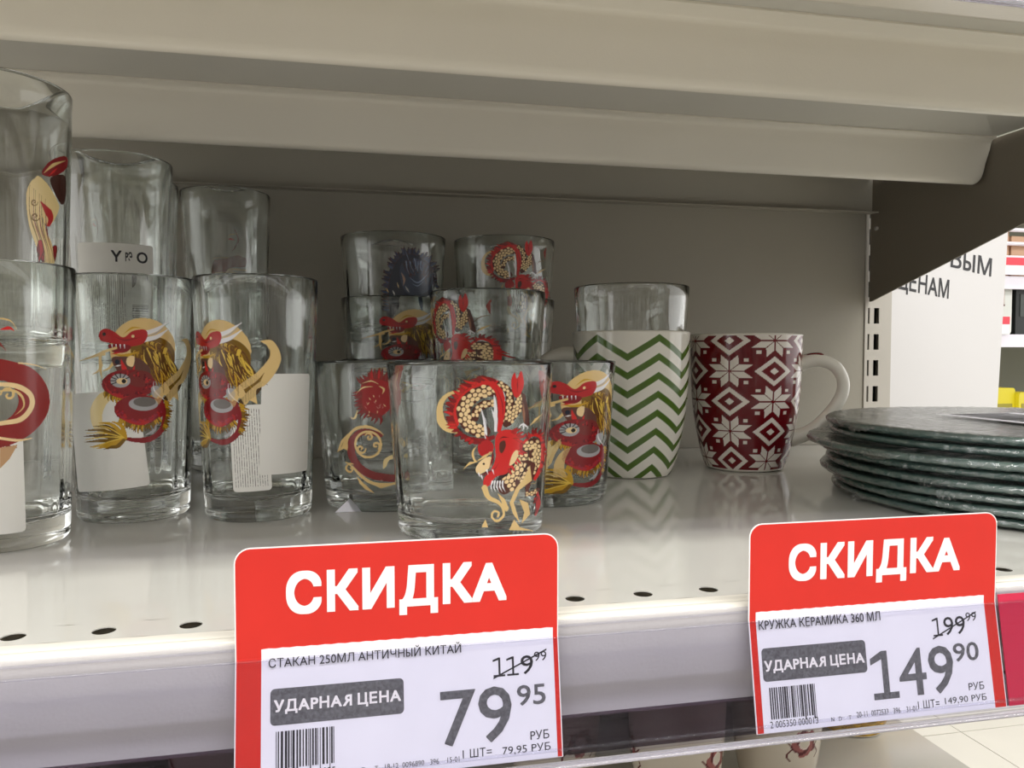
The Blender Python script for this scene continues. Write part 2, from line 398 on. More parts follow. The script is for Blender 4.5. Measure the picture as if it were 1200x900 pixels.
# ------------------------------------------------------------------ price tags
_gy = {}
def raw_text(body):
    cu = bpy.data.curves.new('txt', 'FONT'); cu.body = body; cu.resolution_u = 3
    o = bpy.data.objects.new('txt', cu); C.objects.link(o)
    dg = bpy.context.evaluated_depsgraph_get(); dg.update()
    me = bpy.data.meshes.new_from_object(o.evaluated_get(dg))
    bpy.data.objects.remove(o); bpy.data.curves.remove(cu)
    n = len(me.vertices); v = np.empty(n * 3, np.float32); me.vertices.foreach_get('co', v); v = v.reshape(-1, 3)
    f = [tuple(p.vertices) for p in me.polygons]; bpy.data.meshes.remove(me); return v, f
def glyph(c):
    """vertices, faces and advance of one capital; a few Cyrillic capitals are turned Latin ones"""
    if c in _gy: return _gy[c]
    if c == ' ': r = (np.zeros((0, 3), np.float32), [], .28)
    elif c == 'Ы':
        v, f, a = glyph('Ь'); v2, f2, a2 = glyph('I'); w_ = v.copy(); w_[:, 0] *= .9
        r = (np.concatenate([w_, v2 + np.array([a * .92, 0, 0], np.float32)]), f + [tuple(i + len(v) for i in q) for q in f2], a * .92 + a2)
    else:
        src = {'А': 'A', 'Р': 'P', 'Ь': 'P', 'Я': 'R'}.get(c, c); v, f = raw_text(src); bar = raw_text('I')[0][:, 0].max()
        adv = float(raw_text(src + 'I')[0][:, 0].max() - bar); v = v.copy()
        if c == 'Ь': v[:, 1] = v[:, 1].max() - v[:, 1]; f = [q[::-1] for q in f]
        if c == 'Я': lo, hi = v[:, 0].min(), v[:, 0].max(); v[:, 0] = lo + hi - v[:, 0]; f = [q[::-1] for q in f]
        r = (v, f, adv)
    _gy[c] = r; return r
def text_mesh(body, bold=0.0, shear=0.0, space=1.0):
    vs, fs, x, n = [], [], 0.0, 0
    for c in body:
        v, f, a = glyph(c); vs.append(v + np.array([x, 0, 0], np.float32)); fs += [tuple(i + n for i in q) for q in f]; n += len(v); x += a * space
    v = np.concatenate(vs); me = bpy.data.meshes.new('lettering'); me.from_pydata([tuple(map(float, q)) for q in v], [], fs); return me, v
def put_text(name, body, box, surf, off, material, parent, bold=0.0, origin=(0, 0, 0), shear=0.0, space=1.0):
    me, v = text_mesh(body, 0.0, shear, space); me.name = name
    if bold > 0:                       # heavier strokes: the outline swept round a small circle
        n0 = len(v); f0 = [tuple(p.vertices) for p in me.polygons]; cps = [(0, 0)] + [(a, c) for a in (-1, -.33, .33, 1) for c in (-1, -.33, .33, 1) if max(abs(a), abs(c)) == 1]
        vv = np.concatenate([v + np.array([c[0] * bold, c[1] * bold, 0], np.float32) for c in cps])
        me.clear_geometry(); me.from_pydata([tuple(map(float, q)) for q in vv], [], [tuple(i + k * n0 for i in f) for k in range(len(cps)) for f in f0]); v = vv
    lo, hi = v.min(0), v.max(0)
    x0, x1, s0, s1 = box
    u = x0 + (v[:, 0] - lo[0]) / (hi[0] - lo[0]) * (x1 - x0); s = s0 + (v[:, 1] - lo[1]) / (hi[1] - lo[1]) * (s1 - s0)
    ofs = off + (np.arange(len(v)) // n0) * 5e-6 if bold > 0 else np.full(len(v), off)
    P = np.array([surf(a, c, o_) for a, c, o_ in zip(u, s, ofs)], np.float32) - np.array(origin, np.float32)
    me.vertices.foreach_set('co', P.ravel()); me.update()
    me.materials.clear()
    return link(name, me, material, parent)
def sheet(name, outline, off, th, surf, material, parent, origin, edge=None):
    """thin sheet from a 2-D outline, cut at s=0 so that it can bend there"""
    def clip(pts, keep):
        out = []
        for i, p in enumerate(pts):
            q = pts[(i + 1) % len(pts)]
            if keep * p[1] >= 0: out.append(p)
            if p[1] * q[1] < 0:
                k = p[1] / (p[1] - q[1]); out.append((p[0] + (q[0] - p[0]) * k, 0.0))
        return out
    b = MB(); O = origin
    for keep in (1, -1):
        pts = clip(outline, keep)
        if len(pts) < 3: continue
        n = len(pts)
        fr = [tuple(np.subtract(surf(x, s if s else (1e-9 if keep > 0 else -1e-9), off + th), O)) for x, s in pts]
        bk = [tuple(np.subtract(surf(x, s if s else (1e-9 if keep > 0 else -1e-9), off), O)) for x, s in pts]
        b.add(fr + bk, [tuple(range(n))[::-1] if 0 else tuple(range(n)), tuple(range(n, 2 * n))[::-1]] + [(i, i + n, (i + 1) % n + n, (i + 1) % n) for i in range(n)])
    return b.build(name, material, parent)
def rrect(x0, x1, s0, s1, r, corners='tb', n=6):
    pts = []
    for cx, cs, a0, on in ((x1 - r, s1 - r, 0, 't'), (x0 + r, s1 - r, 90, 't'), (x0 + r, s0 + r, 180, 'b'), (x1 - r, s0 + r, 270, 'b')):
        if on in corners:
            for k in range(n + 1):
                a = math.radians(a0 + 90 * k / n); pts.append((cx + r * math.cos(a), cs + r * math.sin(a)))
        else: pts.append({180: (x0, s0), 270: (x1, s0)}[a0])
    return pts
def figure_one(name, box, w_, surf, off, material, parent, origin):
    a, b_, c, d = box; m_ = a + (b_ - a) * .54
    pts = [(a + (b_ - a) * .04, c), (b_, c), (b_, c + w_ * .9), (m_ + w_ / 2, c + w_ * .9), (m_ + w_ / 2, d), (m_ - w_ * .45, d), (a, d - w_ * 1.0), (a, d - w_ * 1.9), (m_ - w_ / 2, d - w_ * 1.15), (m_ - w_ / 2, c + w_ * .9), (a + (b_ - a) * .04, c + w_ * .9)]
    return sheet(name, pts, off - .00003, .00003, surf, material, parent, origin)
def price_tag(label, ox, top, skidka, name_t, name_box, box, boxt, old, strike, big, bigbox, cents, centsbox, rub, line, linebox, bar, num, small, paper, old99):
    O = (ox, YU, 0.0)
    t = thing('price_tag', label, 'price tag', O)
    x0, x1 = ox - .0512, ox + .0512
    card = sheet('card', rrect(x0, x1, -.0385, top, .0048, 't'), 0.0, .00035, onc, M['white_edge'], t, O)
    i_ = .00038
    sheet('red_face', rrect(x0 + i_, x1 - i_, -.0383, top - i_, .0045, 't'), .00035, .00006, onc, M['red'], card, O)
    put_text('discount_lettering', 'СКИДКА', skidka, onc, .00048, M['white_edge'], card, 0.033, O, space=1.04)
    # paper slip with a perforated edge
    px0, px1, ps1 = paper; pts = []
    n = 44
    for k in range(n + 1): pts.append((px1 - (px1 - px0) * k / n, ps1 + (.00018 if k % 2 else 0)))
    pts += [(px0, -.0384), (px1, -.0384)]
    slip = sheet('paper_slip', pts, .00044, .00010, onc, M['paper'], t, O)
    o2 = .00062
    put_text('product_line', name_t, name_box, onc, .0010, M['blackink'], slip, 0.004, O)
    sheet('grey_badge', rrect(*box, .0014), .00056, .00005, onc, M['greyink'], slip, O)
    put_text('badge_lettering', 'УДАРНАЯ ЦЕНА', boxt, onc, .00068, M['white_edge'], slip, 0.026, O, space=1.06)
    a_, b_, c_, d_ = old99[0]; w1 = (b_ - a_) / 3.35
    for k in range(len(old) - len(old.lstrip('1'))): figure_one('old_price_one', (a_ + k * w1 * 1.13, a_ + k * w1 * 1.13 + w1, c_, d_), .00065, onc, o2, M['blackink'], slip, O)
    k1 = len(old) - len(old.lstrip('1')); put_text('old_price', old.lstrip('1'), (a_ + k1 * w1 * 1.15, b_, c_, d_), onc, o2, M['blackink'], slip, 0.0, O)
    put_text('old_price_cents', '99', old99[1], onc, o2, M['blackink'], slip, 0.0, O)
    (a0, s0), (a1, s1) = strike; w_ = .00025
    sheet('strike_line', [(a0, s0 - w_), (a1, s1 - w_), (a1, s1 + w_), (a0, s0 + w_)], .00064, .00003, onc, M['blackink'], slip, O)
    if big[0] == '1':
        a_, b_, c_, d_ = bigbox; w1 = (b_ - a_) * .315; figure_one('price_one', (a_, a_ + w1, c_, d_), .0025, onc, o2, M['greyink'], slip, O)
        put_text('price', big[1:], (a_ + w1 * 1.05, b_, c_, d_), onc, o2, M['greyink'], slip, 0.006, O)
    else: put_text('price', big, bigbox, onc, o2, M['greyink'], slip, 0.006, O)
    put_text('price_cents', cents, centsbox, onc, o2, M['greyink'], slip, 0.008, O)
    put_text('currency', 'РУБ', rub, onc, o2, M['blackink'], slip, 0.0, O)
    put_text('unit_price', line[0], linebox[0], onc, o2, M['blackink'], slip, 0.0, O)
    put_text('unit_price', line[1], linebox[1], onc, o2, M['blackink'], slip, 0.0, O)
    b = MB(); x = bar[0]; rr = random.Random(int(ox * 1e4))
    while x < bar[1]:
        w_ = rr.choice((.00022, .00035, .0005, .0007)); dn = rr.choice((0, 0, 0, .0012))
        q = [onc(x, bar[3], o2), onc(x, bar[2] - dn, o2), onc(x + w_, bar[2] - dn, o2), onc(x + w_, bar[3], o2)]
        b.add([tuple(np.subtract(p, O)) for p in q], [(0, 1, 2, 3)]); x += w_ + rr.choice((.00022, .00035, .0005))
    b.build('barcode', M['blackink'], slip)
    put_text('barcode_number', num[0], num[1], onc, o2, M['blackink'], slip, 0.0, O)
    for s_, bx in small: put_text('small_print', s_, bx, onc, o2, M['blackink'], slip, 0.0, O)
    return t
price_tag('red discount price tag reading 79.95, in front of the dragon tumblers', .0160, .0345,
          (-.0200, .0496, .0105, .0266), 'СТАКАН 250МЛ АНТИЧНЫЙ КИТАЙ', (-.0253, .0344, -.0030, .0006),
          (-.0248, .0158, -.0202, -.0094), (-.0237, .0149, -.0170, -.0127), '119', ((.0448, -.0120), (.0629, -.0042)),
          '79', (.0273, .0505, -.0316, -.0145), '95', (.0524, .0620, -.0213, -.0149),
          (.0564, .0627, -.0322, -.0294), ('1 ШТ=', '79,95 РУБ'), ((.0341, .0435, -.0356, -.0330), (.0470, .0630, -.0362, -.0334)),
          (-.0231, -.0055, -.0328, -.0220), ('2 001680 849225', (-.0231, -.0055, -.0362, -.0338)),
          [('N   D     T', (-.0005, .0075, -.0364, -.0350)), ('18-12  0096890   396    15-01', (.0096, .0330, -.0364, -.0348))],
          (-.0275, .0653, .0028), ((.0447, .0582, -.0116, -.0056), (.0586, .0628, -.0077, -.0047)))
price_tag('red discount price tag reading 149.90, in front of the snowflake mug', .1878, .0341,
          (.1519, .2228, .0103, .0262), 'КРУЖКА КЕРАМИКА 360 МЛ', (.1400, .1886, -.0036, -.0003),
          (.1405, .1817, -.0213, -.0100), (.1412, .1808, -.0186, -.0142), '199', ((.2100, -.0118), (.2296, -.0034)),
          '149', (.1830, .2175, -.0312, -.0144), '90', (.2180, .2290, -.0207, -.0141),
          (.2231, .2298, -.0312, -.0285), ('1 ШТ=', '149,90 РУБ'), ((.2010, .2100, -.0358, -.0330), (.2124, .2303, -.0355, -.0328)),
          (.1424, .1604, -.0340, -.0234), ('2 005350 000013', (.1418, .1604, -.0369, -.0346)),
          [('N   D     T', (.1655, .1735, -.0368, -.0354)), ('20-11  0072533   396    31-01', (.1757, .2003, -.0364, -.0345))],
          (.1393, .2337, .0026), ((.2103, .2244, -.0110, -.0044), (.2250, .2296, -.0066, -.0034)))

# ------------------------------------------------------------------ prints: drawn flat, then wrapped round the glass
PAL = dict(gold=(222, 190, 128), pale=(232, 208, 150), red=(180, 36, 38), bred=(206, 42, 40), dred=(132, 26, 32), brown=(84, 44, 34), dark=(40, 24, 22),
           cream=(238, 208, 156), white=(232, 230, 232), grey=(168, 166, 168), olive=(120, 88, 20), mane=(196, 152, 36), lmane=(226, 190, 74),
           navy=(30, 36, 54), blue=(62, 80, 112), lblue=(128, 146, 176), muted=(128, 44, 42), black=(20, 18, 20))
class Cv:
    S = 3
    def __init__(s, x0, y0, x1, y1):
        s.x0, s.y0, s.x1, s.y1 = x0, y0, x1, y1
        s.W, s.H = int((x1 - x0) * s.S) // 2 * 2, int((y1 - y0) * s.S) // 2 * 2
        s.c = np.zeros((s.H, s.W, 3), np.float32); s.a = np.zeros((s.H, s.W), bool); s.fr(0, 0, 1)
    def fr(s, ox, oy, k): s.ox, s.oy, s.k = ox, oy, k; return s
    def P(s, pts): return [((s.ox + x / s.k - s.x0) * s.S, (s.oy + y / s.k - s.y0) * s.S) for x, y in pts]
    def _col(s, c): return np.array(lin(PAL[c] if isinstance(c, str) else c), np.float32)
    def poly(s, pts, col, raw=False):
        p = np.array(pts if raw else s.P(pts)); c = s._col(col)
        x0, y0 = np.maximum(np.floor(p.min(0)).astype(int), 0); x1, y1 = np.ceil(p.max(0)).astype(int) + 1
        x1, y1 = min(x1, s.W), min(y1, s.H)
        if x1 <= x0 or y1 <= y0: return
        X, Y = np.meshgrid(np.arange(x0, x1) + .5, np.arange(y0, y1) + .5); ins = np.zeros(X.shape, bool)
        for (ax, ay), (bx, by) in zip(p, np.roll(p, -1, 0)):
            if ay == by: continue
            cr = ((ay > Y) != (by > Y)) & (X < (bx - ax) * (Y - ay) / (by - ay) + ax); ins ^= cr
        s.c[y0:y1, x0:x1][ins] = c; s.a[y0:y1, x0:x1] |= ins
    def blob(s, pts, col): s.poly(spline(s.P(pts), True), col, raw=True)
    def stroke(s, pts, w, col, taper=(0.1, 1, 0.1), sm=True):
        q = np.array(spline(s.P(pts)) if sm and len(pts) > 2 else s.P(pts)); c = s._col(col)
        d = np.r_[0, np.cumsum(np.hypot(*(q[1:] - q[:-1]).T))]; L = d[-1]
        if L < 1e-6: return
        W = w * s.S / s.k / 2; n = max(3, int(L / max(.5, W * .35)) + 1); t = np.linspace(0, 1, n)
        X = np.interp(t * L, d, q[:, 0]); Y = np.interp(t * L, d, q[:, 1]); R = W * np.interp(t, np.linspace(0, 1, len(taper)), taper)
        for x, y, r in zip(X, Y, R):
            r = max(r, .55); x0, x1, y0, y1 = max(int(x - r), 0), min(int(x + r) + 2, s.W), max(int(y - r), 0), min(int(y + r) + 2, s.H)
            if x1 <= x0 or y1 <= y0: continue
            yy, xx = np.ogrid[y0:y1, x0:x1]; mk = (xx + .5 - x) ** 2 + (yy + .5 - y) ** 2 <= r * r
            s.c[y0:y1, x0:x1][mk] = c; s.a[y0:y1, x0:x1] |= mk
    def disc(s, x, y, rx, col, ry=None, rot=0.0):
        ry = rx if ry is None else ry
        s.poly([(x + rx * math.cos(a) * math.cos(rot) - ry * math.sin(a) * math.sin(rot), y + rx * math.cos(a) * math.sin(rot) + ry * math.sin(a) * math.cos(rot)) for a in [2 * PI * k / 28 for k in range(28)]], col)
    def tuft(s, path, dirs, w, cols, n, rnd, ln):
        q = spline(path)
        for i in range(n):
            t = i / max(1, n - 1) * (len(q) - 1); x, y = q[int(t)]
            k = i / max(1, n - 1) * (len(dirs) - 1); j = min(int(k), len(dirs) - 2); f_ = k - j
            a = math.radians(dirs[j] * (1 - f_) + dirs[j + 1] * f_ + rnd.uniform(-10, 10)); l = ln * rnd.uniform(.7, 1.25)
            c2 = rnd.uniform(-.3, .3)
            if w * s.S / s.k > 4: s.stroke([(x, y), (x + l * .52 * math.cos(a + c2), y + l * .52 * math.sin(a + c2)), (x + l * 1.12 * math.cos(a), y + l * 1.12 * math.sin(a))], w * 1.22, (92, 44, 20), (1, .8, .1))
            s.stroke([(x, y), (x + l * .5 * math.cos(a + c2), y + l * .5 * math.sin(a + c2)), (x + l * math.cos(a), y + l * math.sin(a))], w, rnd.choice(cols), (1, .8, .1))
    def scales(s, pts, w, cell, fill='cream', line='brown', taper=(.8, 1, .8)):
        s.stroke(pts, w + cell * .5, line, taper)
        q = np.array(spline(pts)); d = np.r_[0, np.cumsum(np.hypot(*(q[1:] - q[:-1]).T))]; L = d[-1]
        rows = max(1, int(w / cell)); n = max(2, int(L / cell))
        for i in range(n + 1):
            l = min(L, i * cell); x, y = np.interp(l, d, q[:, 0]), np.interp(l, d, q[:, 1])
            e = min(L, l + 1); e0 = max(0, l - 1); tx, ty = np.interp(e, d, q[:, 0]) - np.interp(e0, d, q[:, 0]), np.interp(e, d, q[:, 1]) - np.interp(e0, d, q[:, 1])
            h_ = math.hypot(tx, ty) or 1; nx, ny = -ty / h_, tx / h_; ww = w * np.interp(l / L, np.linspace(0, 1, len(taper)), taper)
            for r in range(rows + 1):
                o = (r - rows / 2 + (.5 if i % 2 else 0)) * cell
                if abs(o) > ww / 2: continue
                s.disc(x + nx * o, y + ny * o, cell * .50, fill, cell * .41, math.atan2(ty, tx))
    def ring(s, x, y, r, w, col, a0=0, a1=360, ry=None, taper=(1, 1)):
        ry = ry or r; n = 18
        s.stroke([(x + r * math.cos(math.radians(a0 + (a1 - a0) * k / n)), y + ry * math.sin(math.radians(a0 + (a1 - a0) * k / n))) for k in range(n + 1)], w, col, taper)
    def curl(s, x, y, r, w, col, a0=0, turns=1.2, sgn=1):
        n = 16; s.stroke([(x + r * (1 - .85 * k / n) * math.cos(math.radians(a0) + sgn * turns * 2 * PI * k / n), y + r * (1 - .85 * k / n) * math.sin(math.radians(a0) + sgn * turns * 2 * PI * k / n)) for k in range(n + 1)], w, col, (.5, 1, 1, .8))
    def cells(s):
        """half-resolution cells: faces, colours, and px coordinates of the grid vertices"""
        H2, W2 = s.H // 2, s.W // 2
        a = s.a.reshape(H2, 2, W2, 2).astype(np.float32); cov = a.sum((1, 3)); c = (s.c.reshape(H2, 2, W2, 2, 3) * a[..., None]).sum((1, 3))
        keep = cov >= 2; col = c / np.maximum(cov, 1)[..., None]
        jj, ii = np.nonzero(keep); n1 = W2 + 1
        f = np.stack([jj * n1 + ii, (jj + 1) * n1 + ii, (jj + 1) * n1 + ii + 1, jj * n1 + ii + 1], 1)
        gy, gx = np.mgrid[0:H2 + 1, 0:W2 + 1]
        px = s.x0 + gx.ravel() * 2 / s.S; py = s.y0 + gy.ravel() * 2 / s.S
        used, inv = np.unique(f, return_inverse=True)
        return px[used], py[used], inv.reshape(-1, 4), col[jj, ii]
def spline(pts, closed=False, n=7):
    p = [tuple(map(float, q)) for q in pts]; k = len(p)
    if k < 3: return p
    out = []
    rng = range(k) if closed else range(k - 1)
    for i in rng:
        g = (lambda j: p[j % k]) if closed else (lambda j: p[min(max(j, 0), k - 1)])
        a, b_, c, d = g(i - 1), g(i), g(i + 1), g(i + 2)
        for j in range(n):
            t = j / n
            out.append(tuple(.5 * (2 * b_[m_] + (c[m_] - a[m_]) * t + (2 * a[m_] - 5 * b_[m_] + 4 * c[m_] - d[m_]) * t * t + (3 * b_[m_] - a[m_] - 3 * c[m_] + d[m_]) * t ** 3) for m_ in (0, 1)))
    if not closed: out.append(p[-1])
    return out
def unwrap(px, py, cx, cy, R):
    """drawing coordinates -> (angle round the glass, height): each point of the drawing laid onto an upright cylinder"""
    D = FW[None] * F + RT[None] * (px - 600)[:, None] - UP[None] * (py - 450)[:, None]
    a = D[:, 0] ** 2 + D[:, 1] ** 2; b_ = -(D[:, 0] * cx + D[:, 1] * cy); c = cx * cx + cy * cy - R * R
    disc = np.maximum(b_ * b_ - a * c, 0); t = (-b_ - np.sqrt(disc)) / a
    X, Y, Z = D[:, 0] * t, D[:, 1] * t, CAMZ + D[:, 2] * t
    th = np.arctan2(Y - cy, X - cx) - math.atan2(-cy, -cx); th = (th + PI) % (2 * PI) - PI
    return th, Z
def face_angle(x, y): return math.atan2(-y, -x)

TUMB = dict(h=.0855, rt=.0425, rb=.0369, wall=.0019, base=.0085)
HIGH = dict(h=.1315, rt=.0337, rb=.0287, wall=.0017, base=.0105)
def rad(g, z): return g['rb'] + (g['rt'] - g['rb']) * np.clip(z / g['h'], 0, 1)
_gl = {}
def glass_mesh(g, seed):
    key = (g['h'], seed)
    if key in _gl: return _gl[key]
    h, rt, rb, w_, bs = g['h'], g['rt'], g['rb'], g['wall'], g['base']
    P = [(0, .0012), (rb * .72, .0012), (rb * .82, .0006), (rb * .88, 0), (rb * .94, .0001), (rb - .0008, .0008), (rb - .0001, .0022), (rb + .0001, .004)]
    for k in range(1, 8): z = .004 + (h - .0045) * k / 8; P.append((float(rad(g, z)), z))
    P += [(rt, h - .0012), (rt - .0003, h - .0004), (rt - w_ / 2, h), (rt - w_ + .0003, h - .0004), (rt - w_, h - .0014)]
    ni = len(P)
    for k in range(7, 0, -1): z = bs + .004 + (h - bs - .005) * k / 8; P.append((float(rad(g, z)) - w_ - .0006 * (1 - z / h), z))
    ri = rb - w_
    P += [(ri - .0006, bs + .0050), (ri - .0022, bs + .0026), (ri - .0060, bs + .0010), (ri * .6, bs), (0, bs - .0004)]
    rg = np.random.default_rng(seed); ph = rg.uniform(0, 2 * PI, 6); fr_ = [7, 11, 16, 23, 29, 37]; am = [.00016, .00014, .00012, .00009, .00007, .00005]
    def warp(i, th):
        if i < ni or i > len(P) - 3: return np.zeros_like(th)
        fade = min(1.0, max(0.0, (i - ni - 1) / 3)); return fade * sum(a_ * np.sin(f_ * th + p_) for a_, f_, p_ in zip(am, fr_, ph))
    vs, fs = lathe(P, 112, warp)
    me = bpy.data.meshes.new('glass_body'); me.from_pydata(vs, [], [f[::-1] for f in fs]); me.update()
    me.materials.append(M['glass']); me.polygons.foreach_set('use_smooth', [True] * len(me.polygons))
    bm = bmesh.new(); bm.from_mesh(me); bmesh.ops.recalc_face_normals(bm, faces=bm.faces); bm.to_mesh(me); bm.free()
    _gl[key] = me; return me
def wrap_print(name, pr, g, parent, material, rot=0.0, dz=0.0, sc_=1.0, z_ref=.05, off=.00012):
    """pr = list of (theta, z, faces, colours)"""
    for th, z, f, col in pr:
        zz = (z - z_ref) * sc_ + z_ref + dz
        keep = (zz > .0015) & (zz < g['h'] - .0006); fk = keep[f].all(1)
        R = rad(g, zz) + off; t = th * sc_ + rot
        co_ = np.stack([R * np.cos(t), R * np.sin(t), zz], 1)
        fs = f[fk]; used, inv = np.unique(fs, return_inverse=True)
        if not len(used): continue
        grid_mesh(name, co_[used], inv.reshape(-1, 4), col[fk], material, parent)
def glass(name, g, x, y, z, label, cat, group, seed=0, facing=True):
    t = thing(name, label, cat, (x, y, z), 0, group)
    o = bpy.data.objects.new('glass_body', glass_mesh(g, seed)); C.objects.link(o); o.parent = t
    o.rotation_euler = (0, 0, seed * 1.3)
    return t

# --- positions
def W(px, d): v = (FW * F + RT * (px - 600)) / F * d; return float(v[0]), float(v[1])
T1, T2, T3 = (.0602, .3893), (.0222, .4714), (.1202, .4646)
G1, G2, G3 = (-.1640, .4075), (-.1190, .4630), (-.0510, .4520)
GC, GB, GA = (-.1478, .5477), (-.1580, .6150), (-.0945, .6410)
S1, S2, S3 = (.0356, .6370), (.0988, .5560), (.1275, .6370)

# --- print: coiled red dragon with gold scales
rn = random.Random(3)
cv = Cv(508, 430, 648, 632).fr(480, 430, 4.5)
cv.poly(spline([(300, 120), (215, 132), (165, 175), (147, 240), (155, 300), (195, 340), (258, 350)]) + spline([(240, 335), (200, 295), (182, 250), (182, 200), (205, 160), (250, 138), (305, 130)]), 'gold')
cv.blob([(235, 225), (214, 255), (222, 285), (245, 300), (240, 260)], 'gold')
cv.stroke([(250, 330), (300, 375), (370, 392), (440, 370)], 34, 'dred', (.4, 1, .6))
cv.stroke([(245, 300), (237, 240), (255, 180), (300, 125), (360, 95), (430, 85), (490, 110)], 44, 'bred', (.7, 1, 1, .8))
cv.tuft([(300, 110), (250, 160), (225, 230), (232, 290), (260, 340), (330, 390)], [205, 215, 200, 190, 160, 130], 17, ['bred', 'red', 'dred'], 20, rn, 34)
cv.tuft([(300, 110), (350, 82), (400, 62), (440, 72)], [200, 195, 190, 200], 15, ['bred', 'dred'], 8, rn, 46)
cv.stroke([(440, 88), (500, 110), (535, 160), (545, 220)], 10, 'dark', (.5, 1, .5))
cv.scales([(440, 125), (380, 130), (320, 165), (285, 225), (300, 290), (345, 330), (395, 340)], 62, 25)
cv.scales([(435, 190), (385, 200), (350, 235), (345, 270)], 34, 20)
cv.scales([(470, 90), (505, 120), (520, 160), (515, 230), (505, 300)], 34, 18)
cv.scales([(570, 150), (570, 200), (545, 240), (515, 290)], 44, 18)
cv.stroke([(430, 90), (468, 140), (478, 230), (468, 330)], 40, 'bred', (.8, 1, 1, .6))
cv.stroke([(450, 110), (482, 190), (490, 290)], 5, 'dred')
cv.blob([(530, 120), (525, 70), (540, 30), (552, 62), (572, 22), (584, 60), (588, 95), (570, 150), (548, 160)], 'bred'); cv.stroke([(555, 60), (558, 130)], 5, 'dred')
cv.stroke([(590, 150), (600, 220), (612, 300)], 30, 'brown', (.6, 1, .9)); cv.stroke([(590, 190), (595, 250), (600, 300)], 14, (150, 100, 72))
for a in ((575, 320), (592, 335), (612, 330)): cv.stroke([(595, 300), (a[0] + 5, a[1] - 12), a], 9, 'white', (1, .8, .1))
cv.stroke([(620, 230), (650, 195), (690, 175)], 7, (150, 124, 96)); cv.stroke([(630, 310), (660, 275), (690, 250)], 12, 'gold'); cv.stroke([(690, 60), (680, 110), (686, 170)], 16, (150, 70, 60))
cv.stroke([(440, 150), (450, 230), (452, 335)], 17, 'white', (.3, 1, 1, .9)); cv.stroke([(375, 220), (395, 290), (402, 372)], 16, 'white', (.2, 1, .8)); cv.stroke([(428, 220), (440, 250), (446, 290)], 12, 'white')
cv.stroke([(455, 160), (462, 250), (460, 335)], 4, 'dark'); cv.stroke([(385, 240), (404, 310), (410, 370)], 3, 'dark')
# lower coils
cv.blob([(560, 430), (640, 385), (700, 420), (705, 520), (650, 610), (560, 650), (490, 650), (480, 590), (540, 540)], 'brown')
cv.scales([(590, 440), (590, 520), (555, 590), (505, 632)], 92, 25)
cv.scales([(612, 425), (655, 405), (682, 440), (676, 500), (640, 560), (590, 610)], 60, 19)
cv.stroke([(628, 440), (622, 520), (580, 600)], 8, 'dark', (.3, 1, .3))
cv.stroke([(600, 400), (645, 358), (690, 372), (706, 430), (702, 520), (672, 590)], 22, 'bred', (.6, 1, .8)); cv.tuft([(620, 375), (660, 345), (700, 370), (712, 440), (700, 540)], [230, 280, 330, 20, 60], 12, ['red', 'dred'], 12, rn, 24)
cv.stroke([(590, 495), (640, 505), (668, 505)], 22, 'brown'); cv.stroke([(655, 520), (640, 590), (630, 660)], 30, (96, 50, 42), (1, 1, .6)); cv.scales([(632, 672), (665, 668), (690, 650)], 24, 13)
cv.stroke([(690, 665), (698, 720), (686, 785)], 26, 'red', (.4, 1, .3)); cv.tuft([(690, 690), (688, 750)], [140, 110], 10, ['red', 'dred'], 5, rn, 30)
# head
cv.stroke([(560, 470), (540, 530), (480, 590), (430, 640)], 26, 'dark', (.6, 1, .3))
cv.blob([(462, 350), (510, 330), (560, 345), (585, 400), (575, 450), (545, 500), (520, 560), (460, 580), (430, 620), (395, 645), (395, 590), (430, 545), (455, 480), (450, 400)], 'bred')
cv.tuft([(540, 340), (580, 370), (588, 430), (560, 490), (530, 545)], [320, 350, 20, 40, 60], 14, ['bred', 'red'], 12, rn, 34)
cv.blob([(360, 430), (370, 400), (410, 385), (440, 410), (436, 450), (400, 472), (370, 462)], 'red'); cv.tuft([(370, 400), (410, 380)], [215, 250], 10, ['red', 'dred'], 5, rn, 26)
cv.blob([(475, 400), (500, 388), (506, 420), (488, 455), (474, 440)], 'brown'); cv.stroke([(470, 385), (490, 370), (520, 372)], 6, 'dark')
cv.blob([(352, 530), (372, 500), (405, 478), (436, 480), (432, 520), (405, 550), (372, 566), (352, 556)], 'cream'); cv.stroke([(352, 500), (400, 470), (440, 445)], 14, 'gold')
cv.disc(392, 512, 6, 'dark'); cv.stroke([(440, 440), (436, 490), (420, 540)], 12, 'dred'); cv.disc(425, 455, 7, 'pale'); cv.disc(426, 455, 3, 'black')
cv.stroke([(355, 556), (380, 572), (410, 560), (450, 540), (470, 510)], 8, 'dred')
for p in ((365, 562), (380, 575), (408, 545), (440, 545)): cv.stroke([p, (p[0] + 8, p[1] + 24)], 8, 'white', (1, .1), sm=False)
cv.poly(spline([(355, 415), (338, 450), (345, 488), (356, 500), (310, 520), (278, 548), (262, 578)]) + spline([(275, 552), (312, 505), (340, 500), (328, 470), (332, 440), (352, 418)]), 'gold')
cv.blob([(540, 470), (560, 440), (575, 450), (560, 500), (530, 520)], 'cream')
for k in range(5): cv.stroke([(440 + 14 * k, 605), (432 + 16 * k, 632), (440 + 18 * k, 660)], 9, 'white', (1, .9, .1)); cv.stroke([(434 + 14 * k, 610), (427 + 16 * k, 640)], 3, 'dark')
